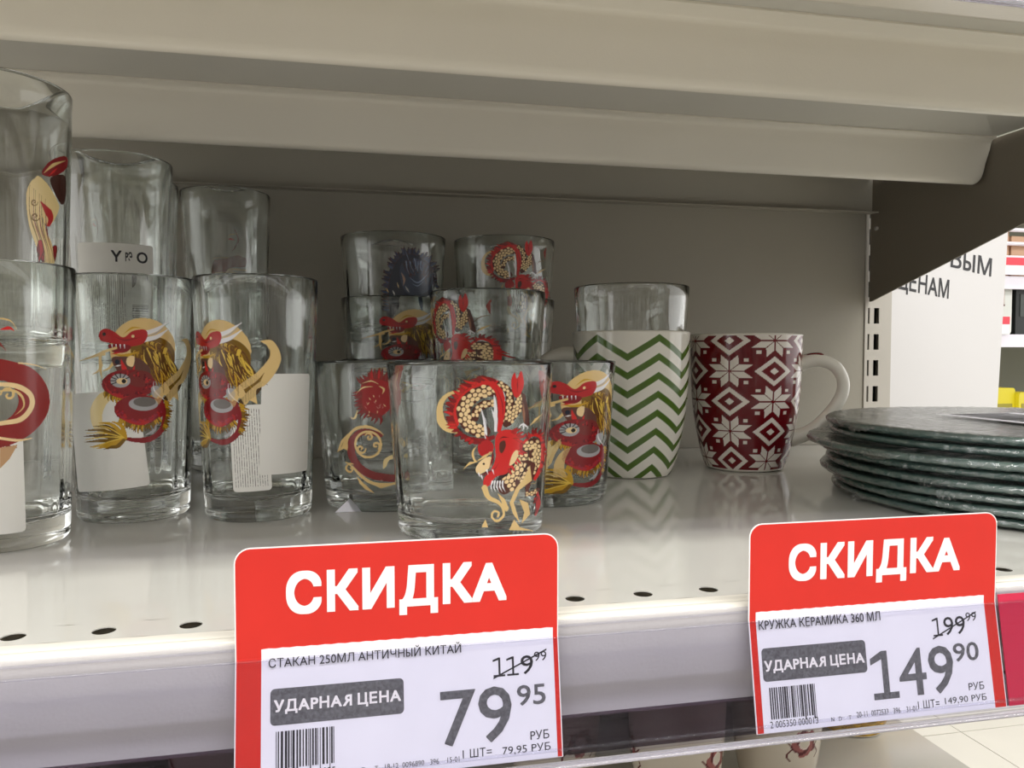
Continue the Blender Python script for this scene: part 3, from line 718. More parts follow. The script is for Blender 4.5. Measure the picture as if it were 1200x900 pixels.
# gold tendrils
cv.stroke([(398, 640), (420, 690), (470, 715), (500, 745), (505, 790), (470, 818), (440, 795), (452, 765), (478, 772), (474, 792)], 13, 'gold', (2.4, 1.6, 1, .8, .8))
cv.poly([(640, 520), (655, 600), (590, 650), (560, 720), (600, 830), (560, 780), (538, 720), (570, 640), (610, 590)], 'gold')
cv.poly([(470, 668), (510, 700), (535, 750), (520, 770), (495, 720)], 'gold'); cv.poly([(590, 700), (640, 720), (655, 780), (610, 830), (622, 770)], 'gold')
cv.poly([(404, 808), (420, 850), (384, 852)], 'gold'); cv.poly([(566, 808), (600, 850), (680, 868), (540, 866)], 'gold')
px, py, f_, c_ = cv.cells(); th, z = unwrap(px, py, *T1, .0400); P_COIL = [(th, z, f_, c_)]

# --- print: red dragon head with golden mane (drawn on the second tall glass)
cv = Cv(90, 366, 216, 536).fr(80, 360, 3.46); rn = random.Random(5)
cv.disc(300, 172, 128, 'gold')
cv.c[int((360 + 235 / 3.46 - 366) * 3):, :][cv.a[int((360 + 235 / 3.46 - 366) * 3):, :]] = 0; cv.a[int((360 + 235 / 3.46 - 366) * 3):, :] = False
cv.poly(spline([(190, 330), (130, 350), (90, 410), (95, 480), (130, 520)]) + spline([(165, 500), (135, 460), (150, 400), (200, 350)]), 'pale')
cv.stroke([(410, 215), (440, 300), (420, 350), (370, 390)], 34, (70, 48, 22), (.7, 1, .4))
cv.blob([(255, 150), (310, 120), (385, 130), (425, 180), (420, 250), (395, 300), (350, 300), (290, 265), (262, 215)], 'olive')
cv.tuft([(310, 140), (350, 150), (390, 170)], [20, 50, 80], 15, ['mane', 'olive', 'lmane'], 30, rn, 80)
cv.tuft([(270, 180), (300, 200), (340, 215), (380, 230)], [80, 75, 65, 60], 13, ['mane', 'lmane', 'olive'], 34, rn, 100)
cv.tuft([(300, 160), (350, 180), (400, 200)], [70, 65, 60], 7, ['lmane', (90, 60, 16)], 30, rn, 110)
cv.stroke([(300, 108), (350, 92), (398, 60)], 20, 'white', (1, .8, .1)); cv.stroke([(305, 132), (355, 120), (402, 86)], 20, 'white', (1, .8, .1)); cv.stroke([(305, 120), (350, 106), (392, 74)], 5, 'grey')
cv.blob([(130, 118), (136, 96), (160, 88), (190, 100), (225, 122), (262, 96), (310, 92), (318, 120), (296, 150), (240, 160), (196, 150), (160, 142), (138, 136)], 'red')
cv.blob([(172, 150), (250, 155), (240, 180), (195, 186), (172, 170)], 'dred'); cv.disc(150, 110, 7, 'dark'); cv.stroke([(190, 118), (230, 134), (290, 122)], 7, 'dred'); cv.stroke([(225, 110), (260, 84), (300, 86)], 8, 'mane')
cv.disc(262, 118, 6, 'pale'); cv.stroke([(180, 188), (230, 196), (290, 178)], 14, 'mane'); cv.stroke([(175, 190), (220, 182)], 7, 'bred')
for k in range(4): cv.stroke([(180 + 16 * k, 152), (182 + 16 * k, 168)], 5, 'white', (1, .1), sm=False)
for p in ([(196, 165), (150, 180), (120, 195), (50, 218)], [(150, 190), (132, 200), (136, 240), (120, 262), (98, 272)], [(134, 205), (132, 250), (140, 290)], [(195, 205), (170, 245), (140, 258)]): cv.stroke(p, 11, 'gold', (.9, 1, .1))
cv.blob([(180, 205), (235, 200), (290, 210), (330, 250), (320, 290), (240, 290), (195, 250)], (96, 60, 50)); cv.stroke([(215, 210), (228, 250), (250, 280)], 20, 'bred'); cv.blob([(240, 205), (268, 200), (262, 240), (238, 232)], 'cream')
cv.disc(200, 222, 10, 'navy'); cv.stroke([(190, 240), (215, 235)], 6, 'white'); cv.stroke([(270, 235), (262, 262)], 8, 'bred')
cv.disc(245, 312, 108, 'dred', 60); cv.disc(290, 290, 52, (120, 42, 40), 34); cv.stroke([(145, 300), (170, 345), (240, 366), (320, 350)], 16, 'red')
for k in range(60): a = rn.uniform(0, 2 * PI); q = rn.uniform(.65, .95); cv.disc(245 + 104 * q * math.cos(a), 312 + 56 * q * math.sin(a), 4, rn.choice(['red', (96, 16, 26)]))
cv.disc(212, 298, 40, 'grey', 28); 
for k in range(7): a = math.radians(150 + 30 * k); cv.stroke([(212 + 18 * math.cos(a), 298 + 12 * math.sin(a)), (212 + 40 * math.cos(a), 298 + 28 * math.sin(a))], 4, 'dark', (1, 1), sm=False)
cv.disc(218, 300, 22, 'cream', 13); cv.disc(226, 300, 9, 'black')
cv.tuft([(150, 345), (200, 370), (270, 378), (340, 360)], [100, 90, 80, 60], 8, ['mane', 'olive'], 26, rn, 20)
cv.blob([(335, 330), (365, 320), (372, 350), (352, 380), (392, 385), (360, 400)], 'grey'); cv.stroke([(345, 300), (350, 340), (395, 380)], 7, 'white')
cv.disc(290, 415, 104, 'dred', 60); cv.disc(305, 392, 60, 'grey', 28); cv.disc(310, 384, 46, (110, 104, 100), 20); cv.stroke([(200, 430), (240, 465), (310, 470), (360, 440)], 20, 'red')
for k in range(60): a = rn.uniform(0.1, PI); q = rn.uniform(.7, .95); cv.disc(290 + 100 * q * math.cos(a), 418 + 54 * q * math.sin(a), 4, rn.choice(['red', (150, 40, 60)]))
cv.tuft([(210, 455), (260, 478), (320, 480), (370, 450)], [110, 95, 80, 60], 8, ['mane', 'olive'], 26, rn, 24)
cv.stroke([(372, 375), (392, 430), (385, 490), (340, 532), (280, 540), (215, 530)], 22, 'dred', (.8, 1, 1, .5)); cv.tuft([(392, 380), (402, 430), (388, 490)], [20, 10, 40], 8, ['mane', 'olive'], 16, rn, 22)
cv.stroke([(360, 470), (350, 500), (310, 520)], 12, 'grey')
for p in ([(60, 520), (30)],): pass
for e_ in ((62, 500), (58, 525), (62, 548), (80, 568), (108, 574), (140, 578), (95, 484), (120, 470), (172, 466)):
    mx_ = (225 + e_[0]) / 2; cv.stroke([(232, 530), (mx_ + 18, 528 + (e_[1] - 528) * .7), (mx_ - 12, 520 + (e_[1] - 524) * .9), e_], 17, rn.choice(['olive', 'mane', (96, 66, 20)]), (.8, 1, .7, .1))
for e_ in ((70, 512), (64, 538), (95, 572), (110, 480)): cv.stroke([(225, 530), ((225 + e_[0]) / 2, 516 + (e_[1] - 520) * .6), e_], 5, 'lmane', (1, 1, .2))
px, py, f_, c_ = cv.cells(); th, z = unwrap(px, py, *G2, .0313); P_MANE = [(th, z, f_, c_)]
# the gold wing further round (drawn on the third tall glass)
cv = Cv(262, 392, 330, 486).fr(200, 200, 2.045)
cv.poly(spline([(214, 404), (240, 402), (258, 425), (262, 452), (250, 480), (228, 508), (205, 522), (208, 556)]) + spline([(190, 545), (178, 556), (165, 540), (150, 562), (136, 535)]) + spline([(170, 505), (205, 480), (232, 450), (238, 430), (228, 412)]), 'gold')
cv.poly(spline([(175, 520), (205, 500), (225, 478)]) + spline([(215, 500), (196, 515), (180, 530)]), 'olive')
px, py, f_, c_ = cv.cells(); th, z = unwrap(px, py, *G3, .0313)
R3 = math.radians(-46); P_MANE.append((th - R3, z, f_, c_))

# --- print: gold scrollwork over a dark red tail (second tumbler)
cv = Cv(390, 424, 480, 590).fr(380, 430, 5); rn = random.Random(8)
cv.blob([(240, 70), (300, 50), (370, 70), (400, 160), (380, 250), (300, 300), (230, 250), (215, 160)], (150, 34, 36))
cv.tuft([(240, 100), (300, 60), (380, 80)], [230, 270, 300], 16, ['red', 'dred', 'muted'], 16, rn, 44); cv.tuft([(220, 150), (230, 250), (330, 290)], [180, 150, 100], 14, ['dred', 'muted'], 14, rn, 40)
for k in range(18): x, y = rn.uniform(240, 370), rn.uniform(150, 280); cv.stroke([(x, y), (x + rn.uniform(-14, 14), y + 14)], 5, rn.choice(['cream', (190, 120, 110)]))
cv.stroke([(195, 155), (235, 120), (290, 115)], 8, 'pale'); cv.stroke([(230, 95), (280, 82), (320, 100)], 7, 'pale'); cv.stroke([(150, 290), (180, 300), (200, 250)], 12, 'pale'); cv.stroke([(320, 110), (350, 130), (340, 160)], 12, 'gold')
cv.stroke([(330, 400), (230, 380), (165, 430), (155, 510), (200, 590), (290, 640), (450, 660)], 46, 'muted', (.6, 1, 1, .9))
cv.stroke([(130, 480), (135, 420), (180, 365), (250, 350), (310, 370), (350, 400)], 16, 'gold', (.5, 1, 1, .3)); cv.poly([(70, 500), (98, 430), (140, 390), (128, 430), (132, 490), (110, 480)], 'gold')
cv.stroke([(90, 480), (110, 440)], 4, 'olive'); cv.ring(256, 455, 76, 13, 'gold'); cv.curl(262, 412, 26, 11, 'gold', 200, 1.1); cv.curl(212, 480, 30, 13, 'gold', 0, 1.1); cv.curl(302, 462, 24, 11, 'gold', 60, 1.1, -1)
cv.curl(145, 600, 34, 12, 'gold', -60, 1.0, -1); cv.stroke([(120, 560), (160, 590), (220, 650), (300, 690), (430, 684)], 18, 'gold', (.4, 1, 1, .3)); cv.poly([(180, 640), (230, 690), (290, 745), (235, 722), (200, 690)], 'gold'); cv.poly([(250, 680), (330, 715), (420, 690), (330, 690)], 'gold')
cv.poly(spline([(345, 600), (350, 545), (400, 515)]) + spline([(430, 540), (385, 545), (360, 590)]), 'pale'); cv.curl(440, 450, 40, 12, 'gold', 120, 1.0)
px, py, f_, c_ = cv.cells(); th, z = unwrap(px, py, *T2, .0400); P_SCROLL = [(th, z, f_, c_)]
# --- print: large red tail with gold curls (first tall glass)
cv = Cv(-40, 350, 76, 552).fr(0, 340, 2.81)
cv.poly(spline([(-100, 260), (-40, 225), (40, 235), (110, 262), (155, 320), (162, 390), (130, 450), (70, 495), (0, 520), (-90, 540)]) + spline([(-90, 470), (0, 440), (50, 400), (60, 350), (20, 300), (-60, 300)]), (140, 40, 38))
cv.stroke([(-80, 320), (0, 310), (60, 318), (100, 345), (104, 385), (70, 425), (10, 438), (-70, 450)], 17, 'cream', (.5, 1, 1, .6)); cv.stroke([(-20, 335), (40, 330), (72, 350), (78, 385), (50, 412)], 9, 'gold'); cv.curl(28, 345, 26, 8, 'gold', 180, 1.1)
cv.stroke([(0, 488), (60, 495), (108, 488)], 9, 'cream', (1, 1, .2)); cv.stroke([(0, 510), (60, 520)], 7, 'muted'); cv.poly([(0, 520), (60, 510), (30, 560), (0, 590)], (190, 150, 110))
cv.stroke([(60, 240), (110, 246), (150, 260)], 4, 'cream', (1, .8, .1)); cv.stroke([(20, 200), (-30, 130), (0, 60)], 16, 'muted'); cv.stroke([(0, 130), (30, 125), (45, 135)], 12, 'bred'); cv.stroke([(-30, 90), (30, 100), (52, 130)], 5, 'gold')
px, py, f_, c_ = cv.cells(); th, z = unwrap(px, py, *G1, .0315); P_TAIL = [(th, z, f_, c_)]
# --- print: cream and red mane hanging down (upper glass on the far left, drawn against a base at the height it stands)
cv = Cv(26, 178, 82, 312).fr(0, 50, 3)
cv.blob([(150, 455), (180, 415), (232, 400), (236, 440), (205, 465), (170, 470)], 'dred'); cv.stroke([(155, 460), (190, 430), (232, 415)], 12, 'gold'); cv.stroke([(175, 468), (205, 440)], 8, 'bred')
cv.blob([(130, 470), (165, 490), (205, 550), (214, 590), (180, 645), (150, 600), (120, 540)], 'pale'); cv.blob([(98, 520), (130, 478), (150, 560), (160, 640), (190, 700), (205, 775), (170, 775), (130, 700), (104, 620)], 'pale')
for k in range(9): cv.stroke([(108 + 7 * k, 500 + 6 * k), (110 + 8 * k, 600 + 8 * k), (140 + 7 * k, 690 + 6 * k), (160 + 5 * k, 775)], 4, ['olive', 'gold', 'muted'][k % 3])
cv.stroke([(150, 560), (185, 610), (180, 640)], 26, 'red', (.2, 1, .5)); cv.tuft([(150, 700), (205, 720)], [80, 85], 13, ['red', 'dred'], 10, rn, 60)
cv.blob([(180, 480), (232, 470), (234, 560), (215, 560)], (70, 40, 34)); cv.curl(130, 610, 18, 5, 'olive'); cv.curl(125, 560, 14, 4, 'olive')
px, py, f_, c_ = cv.cells(); th, z = unwrap(px, py, *G1, .0327); P_HANG = [(th, z - .083, f_, c_)]
# --- print: blue dragon
cv = Cv(446, 286, 518, 374).fr(360, 260, 4); rn = random.Random(11)
cv.blob([(375, 440), (365, 350), (380, 250), (410, 170), (470, 140), (540, 165), (590, 220), (605, 280), (580, 340), (520, 355), (440, 350), (430, 400), (400, 445)], 'navy')
cv.tuft([(380, 420), (372, 330), (385, 250), (420, 175), (480, 145), (550, 175), (595, 230), (605, 300)], [190, 195, 205, 225, 270, 310, 340, 20], 12, ['navy', (40, 52, 80), 'blue'], 44, rn, 26)
cv.blob([(440, 200), (500, 180), (560, 200), (590, 270), (560, 330), (480, 340), (440, 280)], (52, 62, 84)); cv.tuft([(450, 190), (510, 175), (580, 220)], [60, 80, 100], 6, ['blue', 'lblue', 'navy'], 30, rn, 60)
cv.stroke([(480, 260), (520, 285), (560, 250)], 7, 'lblue'); cv.stroke([(495, 290), (520, 300), (545, 280)], 5, 'lblue'); cv.stroke([(440, 235), (455, 270), (450, 300)], 12, (160, 130, 116)); cv.stroke([(460, 300), (480, 330)], 9, 'grey'); cv.stroke([(400, 320), (412, 345)], 5, 'white'); cv.stroke([(422, 285), (430, 310)], 4, 'pale')
cv.stroke([(460, 140), (475, 180)], 3, 'lblue'); cv.stroke([(530, 355), (545, 420)], 20, (66, 82, 108), (.8, .9, .3)); cv.stroke([(370, 310), (380, 330)], 6, 'gold')
px, py, f_, c_ = cv.cells(); th, z = unwrap(px, py, *S1, .0405); P_BLUE = [(th, z - .098, f_, c_)]

# ------------------------------------------------------------------ labels stuck on glasses
def label_cells(w_mm, h_mm, kind):
    n = 3.2; W_, H_ = int(w_mm * n), int(h_mm * n); col = np.empty((H_, W_, 3), np.float32); col[:] = lin((226, 224, 218))
    rg = np.random.default_rng(int(w_mm * 31 + h_mm)); ink = np.array(lin((70, 66, 62)), np.float32)
    top = .34 if kind == 'full' and h_mm > 61 else .05
    if kind in ('text', 'full'):
        x1 = int(W_ * (.62 if kind == 'full' else .92)); x = int(W_ * .08)
        while x < x1:
            for y in range(int(H_ * top), int(H_ * .95)):
                if rg.random() < .75: col[y, x] = ink * (1 + 2 * rg.random())
            x += 4
    if kind == 'full':
        y = int(H_ * max(.1, top))
        while y < int(H_ * .78):
            k = rg.integers(1, 4); col[y:y + k, int(W_ * .70):int(W_ * .92)] = ink; y += k + rg.integers(1, 4)
    jj, ii = np.mgrid[0:H_, 0:W_]; jj, ii = jj.ravel(), ii.ravel(); n1 = W_ + 1
    rc = 4; inside = ~(((ii < rc) | (ii >= W_ - rc)) & ((jj < rc) | (jj >= H_ - rc)) & ((np.minimum(ii, W_ - 1 - ii) - rc) ** 2 + (np.minimum(jj, H_ - 1 - jj) - rc) ** 2 > rc * rc))
    jj, ii = jj[inside], ii[inside]
    f = np.stack([jj * n1 + ii, (jj + 1) * n1 + ii, (jj + 1) * n1 + ii + 1, jj * n1 + ii + 1], 1)
    gy, gx = np.mgrid[0:H_ + 1, 0:W_ + 1]
    return (gx.ravel() / n - w_mm / 2) / 1000, (h_mm / 2 - gy.ravel() / n) / 1000, f, col[jj, ii]
def sticker(parent, g, theta, zc, w_mm, h_mm, kind='blank', tilt=0.0, icons=False, off=.00003):
    u, v, f, col = label_cells(w_mm, h_mm, kind)
    ct, st = math.cos(math.radians(tilt)), math.sin(math.radians(tilt)); uu, vv = u * ct - v * st, u * st + v * ct
    R = rad(g, zc + vv); used = np.unique(f); inv = np.searchsorted(used, f)
    t = theta + uu / R
    co_ = np.stack([(R + off) * np.cos(t), (R + off) * np.sin(t), zc + vv], 1)
    o = grid_mesh('paper_label', co_[used], inv, col, M['label'], parent); return o
def icons(parent, g, theta, zc, items):
    for body, du, dv, w_, h_ in items:
        def surf(a, c, off): R = float(rad(g, c)) + off; return (R * math.cos(theta + a / R), R * math.sin(theta + a / R), c)
        parent_ = [c_ for c_ in C.objects if c_.parent == parent and c_.name.startswith('paper_label')][-1]
        put_text('label_mark', body, (du - w_ / 2, du + w_ / 2, zc + dv - h_ / 2, zc + dv + h_ / 2), surf, .0002, M['blackink'], parent_, .02)

# ------------------------------------------------------------------ glassware
GT = 'tall dragon glasses at the left end'
def tall(x, y, z, label, seed): return glass('tall_glass', HIGH, x, y, z, label, 'glass', GT, seed)
GS = 'low dragon tumblers in the middle of the shelf'
def low(x, y, z, label, seed): return glass('tumbler', TUMB, x, y, z, label, 'glass', GS, seed)
NZH, NZT = .083, .0490

g = tall(*G1, 0, 'front tall glass at the left picture edge, big red tail with gold curls', 1)
fa = face_angle(*G1); wrap_print('dragon_print', P_TAIL, HIGH, g, M['ink'], fa); sticker(g, HIGH, fa - math.radians(12), .0340, 31, 50, 'blank')
g = tall(*G1, NZH, 'tall glass standing inside the glass at the left picture edge, pale hanging mane print', 2)
wrap_print('dragon_print', P_HANG, HIGH, g, M['ink'], fa)
g = tall(*G2, 0, 'tall glass second from left, red dragon head under a gold moon, blank tilted label', 3)
fa = face_angle(*G2); wrap_print('dragon_print', P_MANE, HIGH, g, M['ink'], fa); sticker(g, HIGH, fa - math.radians(30), .0440, 42, 52, 'blank', 5)
g = tall(*G3, 0, 'tall glass third from left, dragon cut by its left side, gold wing and blank label', 4)
fa = face_angle(*G3); wrap_print('dragon_print', P_MANE, HIGH, g, M['ink'], fa + R3, dz=-.001); sticker(g, HIGH, fa + math.radians(31), .0520, 31, 54, 'blank', -1)
sticker(g, HIGH, fa - math.radians(8), .0400, 20, 46, 'text', 2, off=.00001)
g = tall(*GC, 0, 'bottom glass of the stacked pair directly behind the second tall glass', 5); fa = face_angle(*GC)
sticker(g, HIGH, fa + math.radians(15), .042, 42, 60, 'full')
g = tall(*GC, NZH, 'upper tall glass behind the second one, white label with recycling marks', 6)
sticker(g, HIGH, fa - math.radians(3), .0440, 46, 62, 'full')
icons(g, HIGH, fa - math.radians(3), .0670, [('Ү', .0005, 0, .006, .007), ('РЭ', .0075, 0, .004, .006), ('O', .0155, 0, .007, .007)])
g = tall(*GB, 0, 'bottom glass of the stacked pair at the back, half hidden by the labelled glass', 7); fa = face_angle(*GB)
g = tall(*GB, NZH, 'upper tall glass at the back, only its right edge and label corner showing', 8)
sticker(g, HIGH, fa + math.radians(40), .046, 22, 26, 'blank'); icons(g, HIGH, fa + math.radians(44), .050, [('O', .000, 0, .006, .007)])
wrap_print('dragon_print', P_TAIL, HIGH, g, M['ink'], fa - 2.2)
g = tall(*GA, 0, 'bottom glass of the stacked pair behind the third tall glass', 9); fa = face_angle(*GA)
g = tall(*GA, NZH, 'upper tall glass at the back against the panel, above the third tall glass', 10)
wrap_print('dragon_print', P_TAIL, HIGH, g, M['ink'], fa + 2.9)

g = low(*T1, 0, 'front tumbler behind the 79.95 tag, coiled red dragon with gold scales', 11)
fa = face_angle(*T1); wrap_print('dragon_print', P_COIL, TUMB, g, M['ink'], fa)
g = low(*T2, 0, 'tumbler with gold scrollwork print, left of and behind the front tumbler', 12)
fa = face_angle(*T2); wrap_print('dragon_print', P_SCROLL, TUMB, g, M['ink'], fa)
g = low(*T3, 0, 'tumbler with golden-maned dragon head, between the front tumbler and the chevron mug', 13)
fa = face_angle(*T3); wrap_print('dragon_print', P_MANE[:1], TUMB, g, M['ink'], fa + math.radians(30), dz=-.0312, sc_=1.05)
cv = Cv(634, 510, 676, 566).fr(630, 420, 5)
cv.poly(spline([(60, 640), (75, 570), (105, 500), (135, 470)]) + spline([(140, 500), (105, 560), (80, 620)]), 'gold'); cv.poly(spline([(95, 700), (100, 620), (140, 550), (200, 520)]) + spline([(165, 590), (160, 650), (180, 700)]), 'gold')
px, py, f_, c_ = cv.cells(); th, z = unwrap(px, py, *T3, .0400); wrap_print('gold_blades_print', [(th, z, f_, c_)], TUMB, g, M['ink'], fa)
low(*S1, 0, 'bottom tumbler of the stack of three at the back, behind the gold scrollwork tumbler', 14)
g = low(*S1, NZT, 'middle tumbler of the back stack of three, golden-maned dragon at its right', 15)
fa = face_angle(*S1); wrap_print('dragon_print', P_MANE[:1], TUMB, g, M['ink'], fa + math.radians(12), dz=-.0335, sc_=1.0)
g = low(*S1, 2 * NZT, 'top tumbler of the back stack of three, dark blue dragon print', 16)
wrap_print('dragon_print', P_BLUE, TUMB, g, M['ink'], fa)
low(*S2, 0, 'bottom tumbler of the two-high stack, hidden behind the front tumbler', 17)
g = low(*S2, NZT, 'upper tumbler of the two-high stack above the front tumbler rim, red dragon at its left', 18)
fa = face_angle(*S2); wrap_print('dragon_print', P_COIL, TUMB, g, M['ink'], fa - math.radians(55))
low(*S3, 0, 'bottom tumbler of the rear right stack of three', 19)
low(*S3, NZT, 'middle tumbler of the rear right stack of three', 20)
g = low(*S3, 2 * NZT, 'top tumbler of the rear right stack, red coiled dragon, below the plain panel', 21)
fa = face_angle(*S3); wrap_print('dragon_print', P_COIL, TUMB, g, M['ink'], fa - math.radians(4))
# folded paper corner under the scrollwork tumbler
sx, sy = W(407, .432)
o = obj('paper_scrap', [(-.0075, 0, .0002), (.0085, .0005, .0002), (.001, .002, .0078), (-.0072, .0004, .0002), (.0088, .0009, .0002), (.0013, .0024, .0078)],
        [(0, 1, 2), (5, 4, 3), (0, 3, 4, 1), (1, 4, 5, 2), (2, 5, 3, 0)], M['paper']); o.location = (sx, sy, 0)
tag(o, 'small folded white paper corner at the foot of the scrollwork tumbler', 'paper scrap')

# ------------------------------------------------------------------ mugs
def mug_profile(h, R):
    k = [(0.0, .66), (.015, .70), (.05, .735), (.10, .775), (.18, .825), (.28, .875), (.40, .925), (.52, .958), (.65, .978), (.80, .99), (1.0, 1.0)]
    z = np.array([a for a, _ in k]) * h; r = np.array([b_ for _, b_ in k]) * R
    return z, r
def mug(name, label, x, y, z, h, R, paint, handle_dir, handle_pts, group=None, nth=640, nz=250, stripe=None, mat_in=None, wall=.0036, hr=.0055):
    t = thing(name, label, 'mug', (x, y, z), 0, group)
    kz, kr = mug_profile(h, R); zz = np.linspace(.0012, h - .0012, nz); rr = np.interp(zz, kz, kr)
    # smooth the profile a little
    ker = np.ones(15) / 15; rs = np.convolve(np.pad(rr, 7, mode='reflect', reflect_type='odd'), ker, 'valid'); rr = rs
    th = np.arange(nth) * 2 * PI / nth
    T_, Z_ = np.meshgrid(th, zz); R_ = np.repeat(rr[:, None], nth, 1)
    co_ = np.stack([R_ * np.cos(T_), R_ * np.sin(T_), Z_], -1).reshape(-1, 3)
    jj, ii = np.mgrid[0:nz - 1, 0:nth]; i2 = (ii + 1) % nth
    f = np.stack([jj * nth + ii, jj * nth + i2, (jj + 1) * nth + i2, (jj + 1) * nth + ii], -1).reshape(-1, 4)
    fa_ = face_angle(x, y); rel = (T_ - fa_ + PI) % (2 * PI) - PI
    col = paint(rel, Z_).reshape(-1, 3)
    grid_mesh('body', co_, f, col, M['ceramic'], t, 'POINT')
    # rim, inside and foot
    wl = wall
    P = [(0, .0022), (kr[0] * .8, .0022), (kr[0] * .88, 0), (kr[0] * .96, 0), (float(rr[0]), .0012)]
    vs, fs = lathe(P, 96); obj('foot', vs, [q[::-1] for q in fs], mat_in or M['white_glaze'], t, 60)
    P = [(float(rr[-1]), h - .0012), (R - .0004, h - .0004), (R - wl * .4, h), (R - wl * .8, h - .0006), (R - wl, h - .002)]
    for q in (.8, .65, .5, .38, .26, .16, .10): P.append((float(np.interp(q * h, kz, kr)) - wl, q * h))
    P += [(float(kr[2]) - wl - .004, .075 * h), (float(kr[0]) * .5, .0065), (0, .006)]
    vs, fs = lathe(P, 96); obj('inside_and_rim', vs, [q[::-1] for q in fs], mat_in or M['white_glaze'], t, 80)
    if handle_pts:
        d = Vector((math.cos(fa_ + handle_dir), math.sin(fa_ + handle_dir), 0))
        sp = spline([(a, b_) for a, b_ in handle_pts], n=6)
        n = len(sp); rads = [hr * (1.25 - .35 * math.sin(PI * i / (n - 1))) for i in range(n)]
        MB().tube([d * a + Vector((0, 0, b_)) for a, b_ in sp], rads, 14, flat=1.15).build('handle', mat_in or M['white_glaze'], t, 180)
        hd = [c_ for c_ in C.objects if c_.parent == t and c_.name.startswith('handle')][0]
        if stripe:
            MB().tube([d * a + Vector((0, 0, b_ + hr * .55)) for a, b_ in sp[3:15]], [hr * .25, hr * .5] + [hr * .62] * 8 + [hr * .5, hr * .2], 8, flat=1.3).build('handle_stripe', stripe, hd, 180)
    return t
def paint_chevron(th, z):
    h = .106; base = np.empty(th.shape + (3,)); base[:] = lin((228, 224, 212)); gr = np.array(lin((78, 106, 36)))
    u = (th - math.radians(27)) / math.radians(60.0); tri = np.abs(((u + .5) % 1) - .5) * 2          # 0 at peaks, 1 at valleys
    out = base
    zc = h - .0052 - tri * .0136
    cov = np.zeros(th.shape)
    for k in range(9):
        d = np.abs(z - (zc - k * .0131)); cov = np.maximum(cov, np.clip((.0026 - d) / .0003 + .5, 0, 1))
    cov[z > h - .0016] = 0
    return base * (1 - cov[..., None]) + gr * cov[..., None]
def paint_snow(th, z):
    h = .105; red = np.array(lin((104, 12, 20))); wh = np.array(lin((226, 218, 208)))
    q = math.radians(45); th0 = math.radians(-15.5); zr = .0225
    i = (th - th0) / q; j = (z - .0768) / zr
    # reference star centre: column 0, row 0; stars on even i+j, diamonds on odd
    cov = np.zeros(th.shape)
    ip, jp = np.round(i), np.round(j)
    for di in (-1, 0, 1):
        for dj in (-1, 0, 1):
            ci, cj = ip + di, jp + dj
            du = (i - ci) * q / q * .0327; dv = (j - cj) * zr
            sx_, sy_ = np.abs(du) / .0175, np.abs(dv) / .0122
            star = ((ci + cj) % 2) == 0
            # petals: quadrant symmetric; vertical petal (0,0)(0,.61)(.36,1)(.41,.45) and side petal (0,0)(.41,.45)(1,.41)(.62,0)
            def quad(p):
                ins = np.ones(th.shape, bool)
                for (ax, ay), (bx, by) in zip(p, p[1:] + p[:1]): ins &= ((bx - ax) * (sy_ - ay) - (by - ay) * (sx_ - ax)) <= 0
                return ins
            pet = quad([(.035, .06), (.035, .60), (.36, .98), (.385, .47)]) | quad([(.06, .04), (.41, .42), (.98, .42), (.60, .04)])
            dot = (np.abs(sx_ - .68) < .10) & (np.abs(sy_ - .68) < .10)
            rh = np.abs(du) / .0150 + np.abs(dv) / .0109
            dia = ((rh < 1) & (rh > .66)) | (rh < .24)
            cov = np.maximum(cov, np.where(star, pet | dot, dia))
    cov[z > h - .0018] = 1; cov[z < .0022] = 1
    return red * (1 - cov[..., None]) + wh * cov[..., None]
CH, RD = W(739, .574), W(873, .604)
def hp(pts, k=.604 / 900 / 3.214, x0=747): return [((a - x0) * k, .09 - ((b_ / 3.214 + 320) - 414) * .604 / 900) for a, b_ in pts]
mug('mug', 'white ceramic mug with green chevron stripes and a clear tumbler set in it', *CH, 0, .106, .0432, paint_chevron, math.radians(-88),
    [(.040, .088), (.052, .089), (.066, .082), (.069, .066), (.060, .046), (.038, .032)])
mug('mug', 'dark red ceramic mug with white snowflakes and a white handle', *RD, 0, .105, .0425, paint_snow, math.radians(90),
    hp([(935, 348), (965, 332), (1010, 328), (1060, 350), (1088, 400), (1082, 460), (1040, 530), (980, 590), (905, 622)]), stripe=mat('dark_red_glaze', (112, 16, 24), .15), hr=.0050)
glass('tumbler', TUMB, *CH, .0535, 'plain clear tumbler nested in the green chevron mug', 'glass', None, 23)

# mugs on the shelf below
def paint_donut(cols, zc, seed):
    def fn(th, z):
        base = np.empty(th.shape + (3,)); base[:] = lin((206, 196, 180)); R = .034; rg = random.Random(seed)
        for c0 in cols:
            du = ((th - c0 + PI) % (2 * PI) - PI) * R; dv = z - zc; r = np.hypot(du, dv); a = np.arctan2(dv, du)
            out = .0105 + .0009 * np.sin(5 * a + seed) + .0005 * np.sin(9 * a); mk = (r < out) & (r > .0040)
            base[mk] = lin((150, 84, 82)); mk2 = mk & (np.sin(a * 3 + r * 900) > .35); base[mk2] = lin((92, 30, 34)); base[(r > .0040) & (r < .0048)] = lin((230, 214, 206))
            for s_ in (-1, 1):
                mk3 = (np.abs(du - s_ * (.0125 + .002 * np.sin(dv * 500))) < .0008) & (dv < .002) & (dv > -.014); base[mk3] = lin((92, 30, 34))
        return base
    return fn
MG = 'cream doughnut mugs on the shelf below'
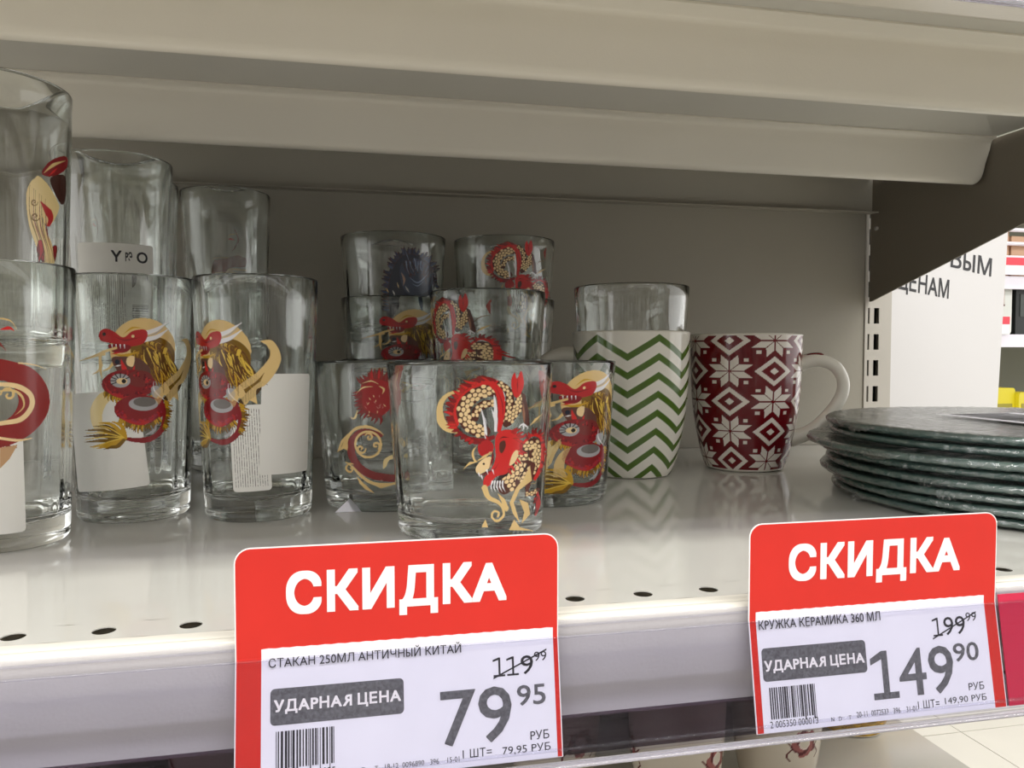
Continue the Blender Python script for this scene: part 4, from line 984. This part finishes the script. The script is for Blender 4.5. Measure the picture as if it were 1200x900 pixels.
for (px_, d_, h_, R_, ths, zc_, lab) in [
        (915, .600, .100, .0355, (.66, 2.8, 4.7), .0520, 'cream doughnut mug on the lower shelf under the 149.90 tag'),
        (796, .570, .100, .0365, (.98, 3.0, 5.0), .0530, 'cream doughnut mug on the lower shelf, second from the right'),
        (650, .590, .100, .0365, (.60, -.9, 3.0), .0560, 'cream doughnut mug on the lower shelf under the right edge of the 79.95 tag'),
        (250, .560, .100, .0365, (.9, 3.0, 5.0), .0500, 'cream mug on the lower shelf glimpsed below the rail at left'),
        (60, .560, .100, .0365, (1.9, 3.5, 5.5), .0500, 'cream mug on the lower shelf in the bottom left corner')]:
    x_, y_ = W(px_, d_)
    mug('mug', lab, x_, y_, LZ, h_, R_, paint_donut(ths, zc_, px_), math.radians(150), [(R_ - .004, .08), (R_ + .012, .084), (R_ + .024, .066), (R_ + .018, .04), (R_ - .006, .026)], MG, 260, 110, None, M['cream_glaze'])
def paint_waves(th, z):
    base = np.empty(th.shape + (3,)); base[:] = lin((214, 168, 44)); R = .031; u = th * R; p = .0125; q = .0052
    dark = np.zeros(th.shape, bool); done = np.zeros(th.shape, bool)
    for row in range(0, 14):
        zc = row * q - .001; cx = np.round(u / p - (row % 2) / 2) * p + (row % 2) * p / 2
        r = np.hypot(u - cx, (z - zc)); ins = (r < p / 2) & (z >= zc) & ~done
        dark |= ins & (((r / (p / 2)) * 3.6) % 1 > .62); done |= ins
    dark &= (np.sin(th * 2.1 + .2) > -.25); base[dark] = lin((40, 30, 20)); base[(z > .020) & (np.sin(th * 5) > .5)] = lin((196, 74, 50)); base[z < .0022] = lin((236, 230, 214))
    return base
mug('mug', 'yellow mug with black wave pattern, rightmost on the lower shelf', *W(1003, .705), LZ, .098, .0400, paint_waves, math.radians(170), None, None, 320, 160, None, M['cream_glaze'])

# ------------------------------------------------------------------ stack of wrapped plates
PX, PY = .4208, .3971
names = ['bottom', 'second from bottom', 'third from bottom', 'fourth from bottom', 'fifth from bottom', 'third from top', 'second from top', 'top']
rp = random.Random(21)
offs = [(.006, .000), (.004, -.004), (-.001, .003), (.000, -.002), (.001, .002), (-.0105, .004), (.003, -.001), (.001, .000)]
pitch = .00605
P0 = [(0, .0004), (.080, .0004), (.084, 0), (.110, .0002), (.1215, .0008), (.1240, .0022), (.1246, .0034), (.1238, .0048), (.1220, .0053), (.1150, .0050), (.100, .0046), (0, .0044)]
pv, pf = lathe(P0, 128); pme = None
lab = ['bottom plate of the wrapped dark teal stack', 'second plate from the bottom of the wrapped stack', 'third plate from the bottom of the wrapped stack',
       'fourth plate from the bottom of the wrapped stack', 'fourth plate from the top of the wrapped stack', 'wrapped plate that juts out left, third from the top',
       'second plate from the top of the wrapped stack', 'top plate of the stack, glossy film over its face']
for k in range(8):
    t = thing('plate', 'dark teal ' + lab[k] if k not in (0, ) else lab[k], 'plate', (PX + offs[k][0], PY + offs[k][1], .0004 + k * pitch), rp.uniform(0, 6), 'film-wrapped plates in a stack')
    if pme is None:
        o = obj('plate_body', pv, [q[::-1] for q in pf], M['plate'], t, 60); pme = o.data
    else:
        o = bpy.data.objects.new('plate_body', pme); C.objects.link(o); o.parent = t
    # crumpled film: a ruffled skin close to the edge and face
    n = 420; rg = np.random.default_rng(k + 40); prof = [(.060, .0047), (.090, .0048), (.108, .0052), (.1180, .0056), (.1235, .0057), (.1252, .0048), (.1258, .0034), (.1250, .0020), (.1225, .0010)]
    if k == 7: prof = [(0.0, .0047), (.02, .0047), (.04, .0047)] + prof
    th_ = np.arange(n) * 2 * PI / n; vs = []; fs = []
    def wav(a, lo, hi, m_): return sum(rg.uniform(-1, 1) * np.sin(rg.integers(lo, hi) * a + rg.uniform(0, 6)) for _ in range(m_)) / m_ ** .5
    lump = np.clip(wav(th_, 3, 14, 6) - .55, 0, 2) * .0022
    for i, (r, z_) in enumerate(prof):
        e = max(0, (r - .10) / .025)
        jr = wav(th_, 40, 190, 12) * .00060 * e + (lump if 4 < i - (3 if k == 7 else 0) < 8 else 0) ; jz = wav(th_, 30, 190, 12) * .00055 * e
        if r == 0: jr = 0 * th_
        for a in range(n): vs.append(((r + jr[a]) * math.cos(th_[a]), (r + jr[a]) * math.sin(th_[a]), z_ + min(jz[a], .00035)))
    for i in range(len(prof) - 1):
        for a in range(n): fs.append((i * n + a, i * n + (a + 1) % n, (i + 1) * n + (a + 1) % n, (i + 1) * n + a))
    obj('wrap_film', vs, fs, M['film'], t, 30 if k < 7 else 40)
    # loose flaps of film
    for q in range({1: 2, 2: 1, 3: 2, 4: 1, 5: 1, 6: 0, 7: 1, 0: 1}[k]):
        a0 = {1: [4.15, 3.9], 2: [3.6], 3: [3.95, 3.5], 4: [4.3], 5: [3.35], 7: [3.1], 0: [3.05]}.get(k, [3.8])[q] - t.rotation_euler[2]
        vs, fs = [], []; L_ = rg.uniform(.10, .22); nn = 26
        for i in range(nn + 1):
            a = a0 + L_ * (i / nn - .5); ww = max(0.0, math.sin(PI * i / nn)) ** .7
            for j in range(5):
                r = .1248 + .0055 * ww * j / 4 + rg.uniform(-.0004, .0004); zq = .0040 - .0030 * (j / 4) * ww + rg.uniform(-.0007, .0007) * (j > 0)
                vs.append((r * math.cos(a), r * math.sin(a), max(.0006, zq)))
        for i in range(nn):
            for j in range(4): fs.append((i * 5 + j, i * 5 + j + 1, i * 5 + j + 6, i * 5 + j + 5))
        obj('film_flap', vs, fs, M['film'], t)
    if k == 7:
        b = MB(); rr = random.Random(4); y_ = -.030
        rz = t.rotation_euler[2]; base = MB()
        def tp(x, y, z_): c, s_ = math.cos(-rz), math.sin(-rz); return (x * c - y * s_, x * s_ + y * c, z_)
        bl = obj('barcode_label', [tp(-.034, -.045, .0060), tp(.030, -.045, .0060), tp(.030, .052, .0060), tp(-.034, .052, .0060)], [(0, 1, 2, 3)], M['paper'], t)
        y_ = -.038
        while y_ < .046:
            w_ = rr.choice((.0012, .002, .003)); b.add([tp(-.026, y_, .0062), tp(.02, y_, .0062), tp(.02, y_ + w_, .0062), tp(-.026, y_ + w_, .0062)], [(0, 1, 2, 3)]); y_ += w_ + rr.choice((.0012, .002, .003))
        b.build('barcode', M['blackink'], bl)

# ------------------------------------------------------------------ poster behind, turned away to the right
p0 = np.array([*W(1034, .80), 0]); p1 = np.array([*W(1168, .925), 0]); wd = float(np.linalg.norm(p1 - p0)); du = (p1 - p0) / wd
ro = math.radians(4.0)
def onp(a, c, off=0.0):
    nrm = np.array([du[1], -du[0], 0.0]); q = p0 + du * (a * math.cos(ro) + c * math.sin(ro)) + np.array([0, 0, 1.0]) * (c * math.cos(ro) - a * math.sin(ro)) + nrm * off
    return tuple(q)
PO = onp(wd / 2, 0)
t = thing('poster', 'white paper sign with black capital letters behind the bracket and plates', 'poster', PO)
b = MB(); fr_ = [tuple(np.subtract(onp(a, c, .0003), PO)) for a, c in ((0, 0), (wd, 0), (wd, .30), (0, .30))]; bk = [tuple(np.subtract(onp(a, c, 0), PO)) for a, c in ((0, 0), (wd, 0), (wd, .30), (0, .30))]
b.add(fr_ + bk, [(0, 1, 2, 3), (7, 6, 5, 4), (0, 4, 5, 1), (1, 5, 6, 2), (2, 6, 7, 3), (3, 7, 4, 0)]); b.build('sheet', M['poster'], t)
def inv_p(px_, py_):
    D = FW * F + RT * (px_ - 600) - UP * (py_ - 450); nrm = np.array([du[1], -du[0], 0.0]); O_ = np.array([0, 0, CAMZ]); k_ = (p0 - O_) @ nrm / (D @ nrm); q = O_ + k_ * D - p0
    a = q @ du; c = q[2]; return (a * math.cos(ro) - c * math.sin(ro), a * math.sin(ro) + c * math.cos(ro))
(a0, c0), (a1, c1) = inv_p(1117, 314), inv_p(1161, 324); hh = .0215
wl_ = (a1 - a0)
put_text('lettering', 'ПЕРВЫМ', (a1 - wl_ * 2.02, a1, (c0 + c1) / 2, (c0 + c1) / 2 + hh), onp, .0005, M['posterink'], t, .012, PO)
(a0, c0), (a1, c1) = inv_p(1052, 340), inv_p(1111, 349.5)
put_text('lettering', 'ЦЕНАМ', (a0, a1, (c0 + c1) / 2 - .004, (c0 + c1) / 2 + hh), onp, .0005, M['posterink'], t, .012, PO)
MB().box(.5325 - PO[0], p0[0] + .012 - PO[0], .6830 - PO[1], p0[1] + .004 - PO[1], .205 - PO[2], .225 - PO[2]).build('wall_clip', M['rail_white'], t)

# ------------------------------------------------------------------ far gondola seen past the poster
YG = 2.0
def Yq(px_, py_, Y): D = FW * F + RT * (px_ - 600) - UP * (py_ - 450); k_ = Y / D[1]; return D[0] * k_, CAMZ + D[2] * k_
zs = Yq(1180, 398, YG)[1]
far = thing('far_shelving', 'grey store shelving far behind the poster with pale price rails', 'shelving', (2.1, YG + .3, -.80))
O_ = Vector((2.1, YG + .3, -.80))
def fb(b, x0, x1, y0, y1, z0, z1): b.box(x0 - O_.x, x1 - O_.x, y0 - O_.y, y1 - O_.y, z0 - O_.z, z1 - O_.z); return b
fb(MB(), .8, 3.6, YG + .42, YG + .44, -.80, 1.6).build('back_panel', M['farpanel'], far)
z_top = Yq(1190, 330, YG)[1]
for z_ in (zs + .012, z_top + .012, -.17, z_top + .32):
    fb(MB(), .8, 3.6, YG + .01, YG + .42, z_ - .02, z_).build('shelf_board', M['paint'], far)
    fb(MB(), .8, 3.6, YG - .004, YG + .01, z_ - .035, z_ + .004).build('far_price_rail', M['rail_white'], far)
x_, z1_ = Yq(1182, 320, YG); xa_ = Yq(1150, 400, YG)[0]; xb_ = Yq(1191, 400, YG)[0]
pk = thing('product_pack', 'milky plastic pack with small brown label on the far shelf', 'package', ((xa_ + xb_) / 2, YG + .06, zs + .012))
hw_ = (xb_ - xa_) / 2; hz = z1_ - zs - .02
pp = rrect(-hw_, hw_, 0, hz, .018); nn = len(pp)
vs = [(a, -.04, c) for a, c in pp] + [(a, .04, c) for a, c in pp]
obj('pack_body', vs, [tuple(range(nn)), tuple(range(nn, 2 * nn))[::-1]] + [(i, i + nn, (i + 1) % nn + nn, (i + 1) % nn) for i in range(nn)], M['milky'], pk, 40)
MB().box(-.02, .035, -.0415, -.0401, hz * .52, hz * .86).build('pack_label', M['pinkgrey'], pk); MB().box(-.02, .035, -.043, -.0416, hz * .50, hz * .53).build('label_band', mat('dark_band', (90, 40, 36), .5), pk)
MB().box(-.02, .03, -.0425, -.0401, hz * .38, hz * .48).build('white_strip', M['paper'], pk)
bk_ = thing('dark_box', 'black box beside the milky pack on the far shelf', 'box', (xb_ + .06, YG + .07, zs + .012))
MB().box(-.045, .10, -.05, .05, 0, .17).build('box_body', M['black'], bk_); MB().box(-.03, .08, -.052, -.0502, .06, .13).build('box_label', mat('grey_box_label', (60, 66, 62), .5), bk_)
for (px_, py_, lab_) in ((1190, 312, 'red and white price tag hanging above the milky pack'), (1168, 381, 'red and white price tag on the far rail beside the poster')):
    x_, z_ = Yq(px_, py_, YG - .012)
    tg = thing('far_price_tag', lab_, 'price tag', (x_, YG - .010, z_)); MB().box(-.045, .045, -.003, -.001, -.026, .003).build('tag_paper', M['paper'], tg); MB().box(-.045, .045, -.004, -.0021, .003, .026).build('tag_header', M['tagred'], tg)
x_, z_ = Yq(1182, 290, YG)
wb = thing('wire_basket', 'white wire basket with beige boxes on the far upper shelf', 'basket', (x_, YG + .05, z_top + .012))
for k in range(5): MB().tube([(-.16, -.045, .02 + k * .042), (.16, -.045, .02 + k * .042)], .006, 8).build('wire', M['rail_white'], wb)
for k in range(2): MB().tube([(-.16 + .32 * k, -.045, 0), (-.16 + .32 * k, -.045, .20)], .004, 8).build('wire_upright', M['rail_white'], wb)
MB().box(-.15, .02, -.03, .06, 0, .17).build('carton', M['beige'], wb); MB().box(.03, .15, -.03, .06, 0, .13).build('carton', M['beige'], wb)
for k, px_ in enumerate((1150, 1180, 1206)):
    x_, z_ = Yq(px_, 462, YG + .05)
    y_ = thing('yellow_pack', ['leftmost yellow pack on the lower far shelf, beside the poster', 'middle yellow pack on the lower far shelf', 'rightmost yellow pack at the picture edge on the far shelf'][k], 'package', (x_, YG + .09, -.17), .1 * k)
    pp = rrect(-.042, .042, 0, .165 - .015 * k, .01); nn = len(pp); vs = [(a, -.03, c) for a, c in pp] + [(a, .03, c) for a, c in pp]
    obj('pack_body', vs, [tuple(range(nn)), tuple(range(nn, 2 * nn))[::-1]] + [(i, i + nn, (i + 1) % nn + nn, (i + 1) % nn) for i in range(nn)], M['yellow'], y_, 40)
    MB().box(-.03, .03, -.0315, -.0301, .03, .10).build('pack_label', mat('olive_label', (150, 140, 30), .5), y_)
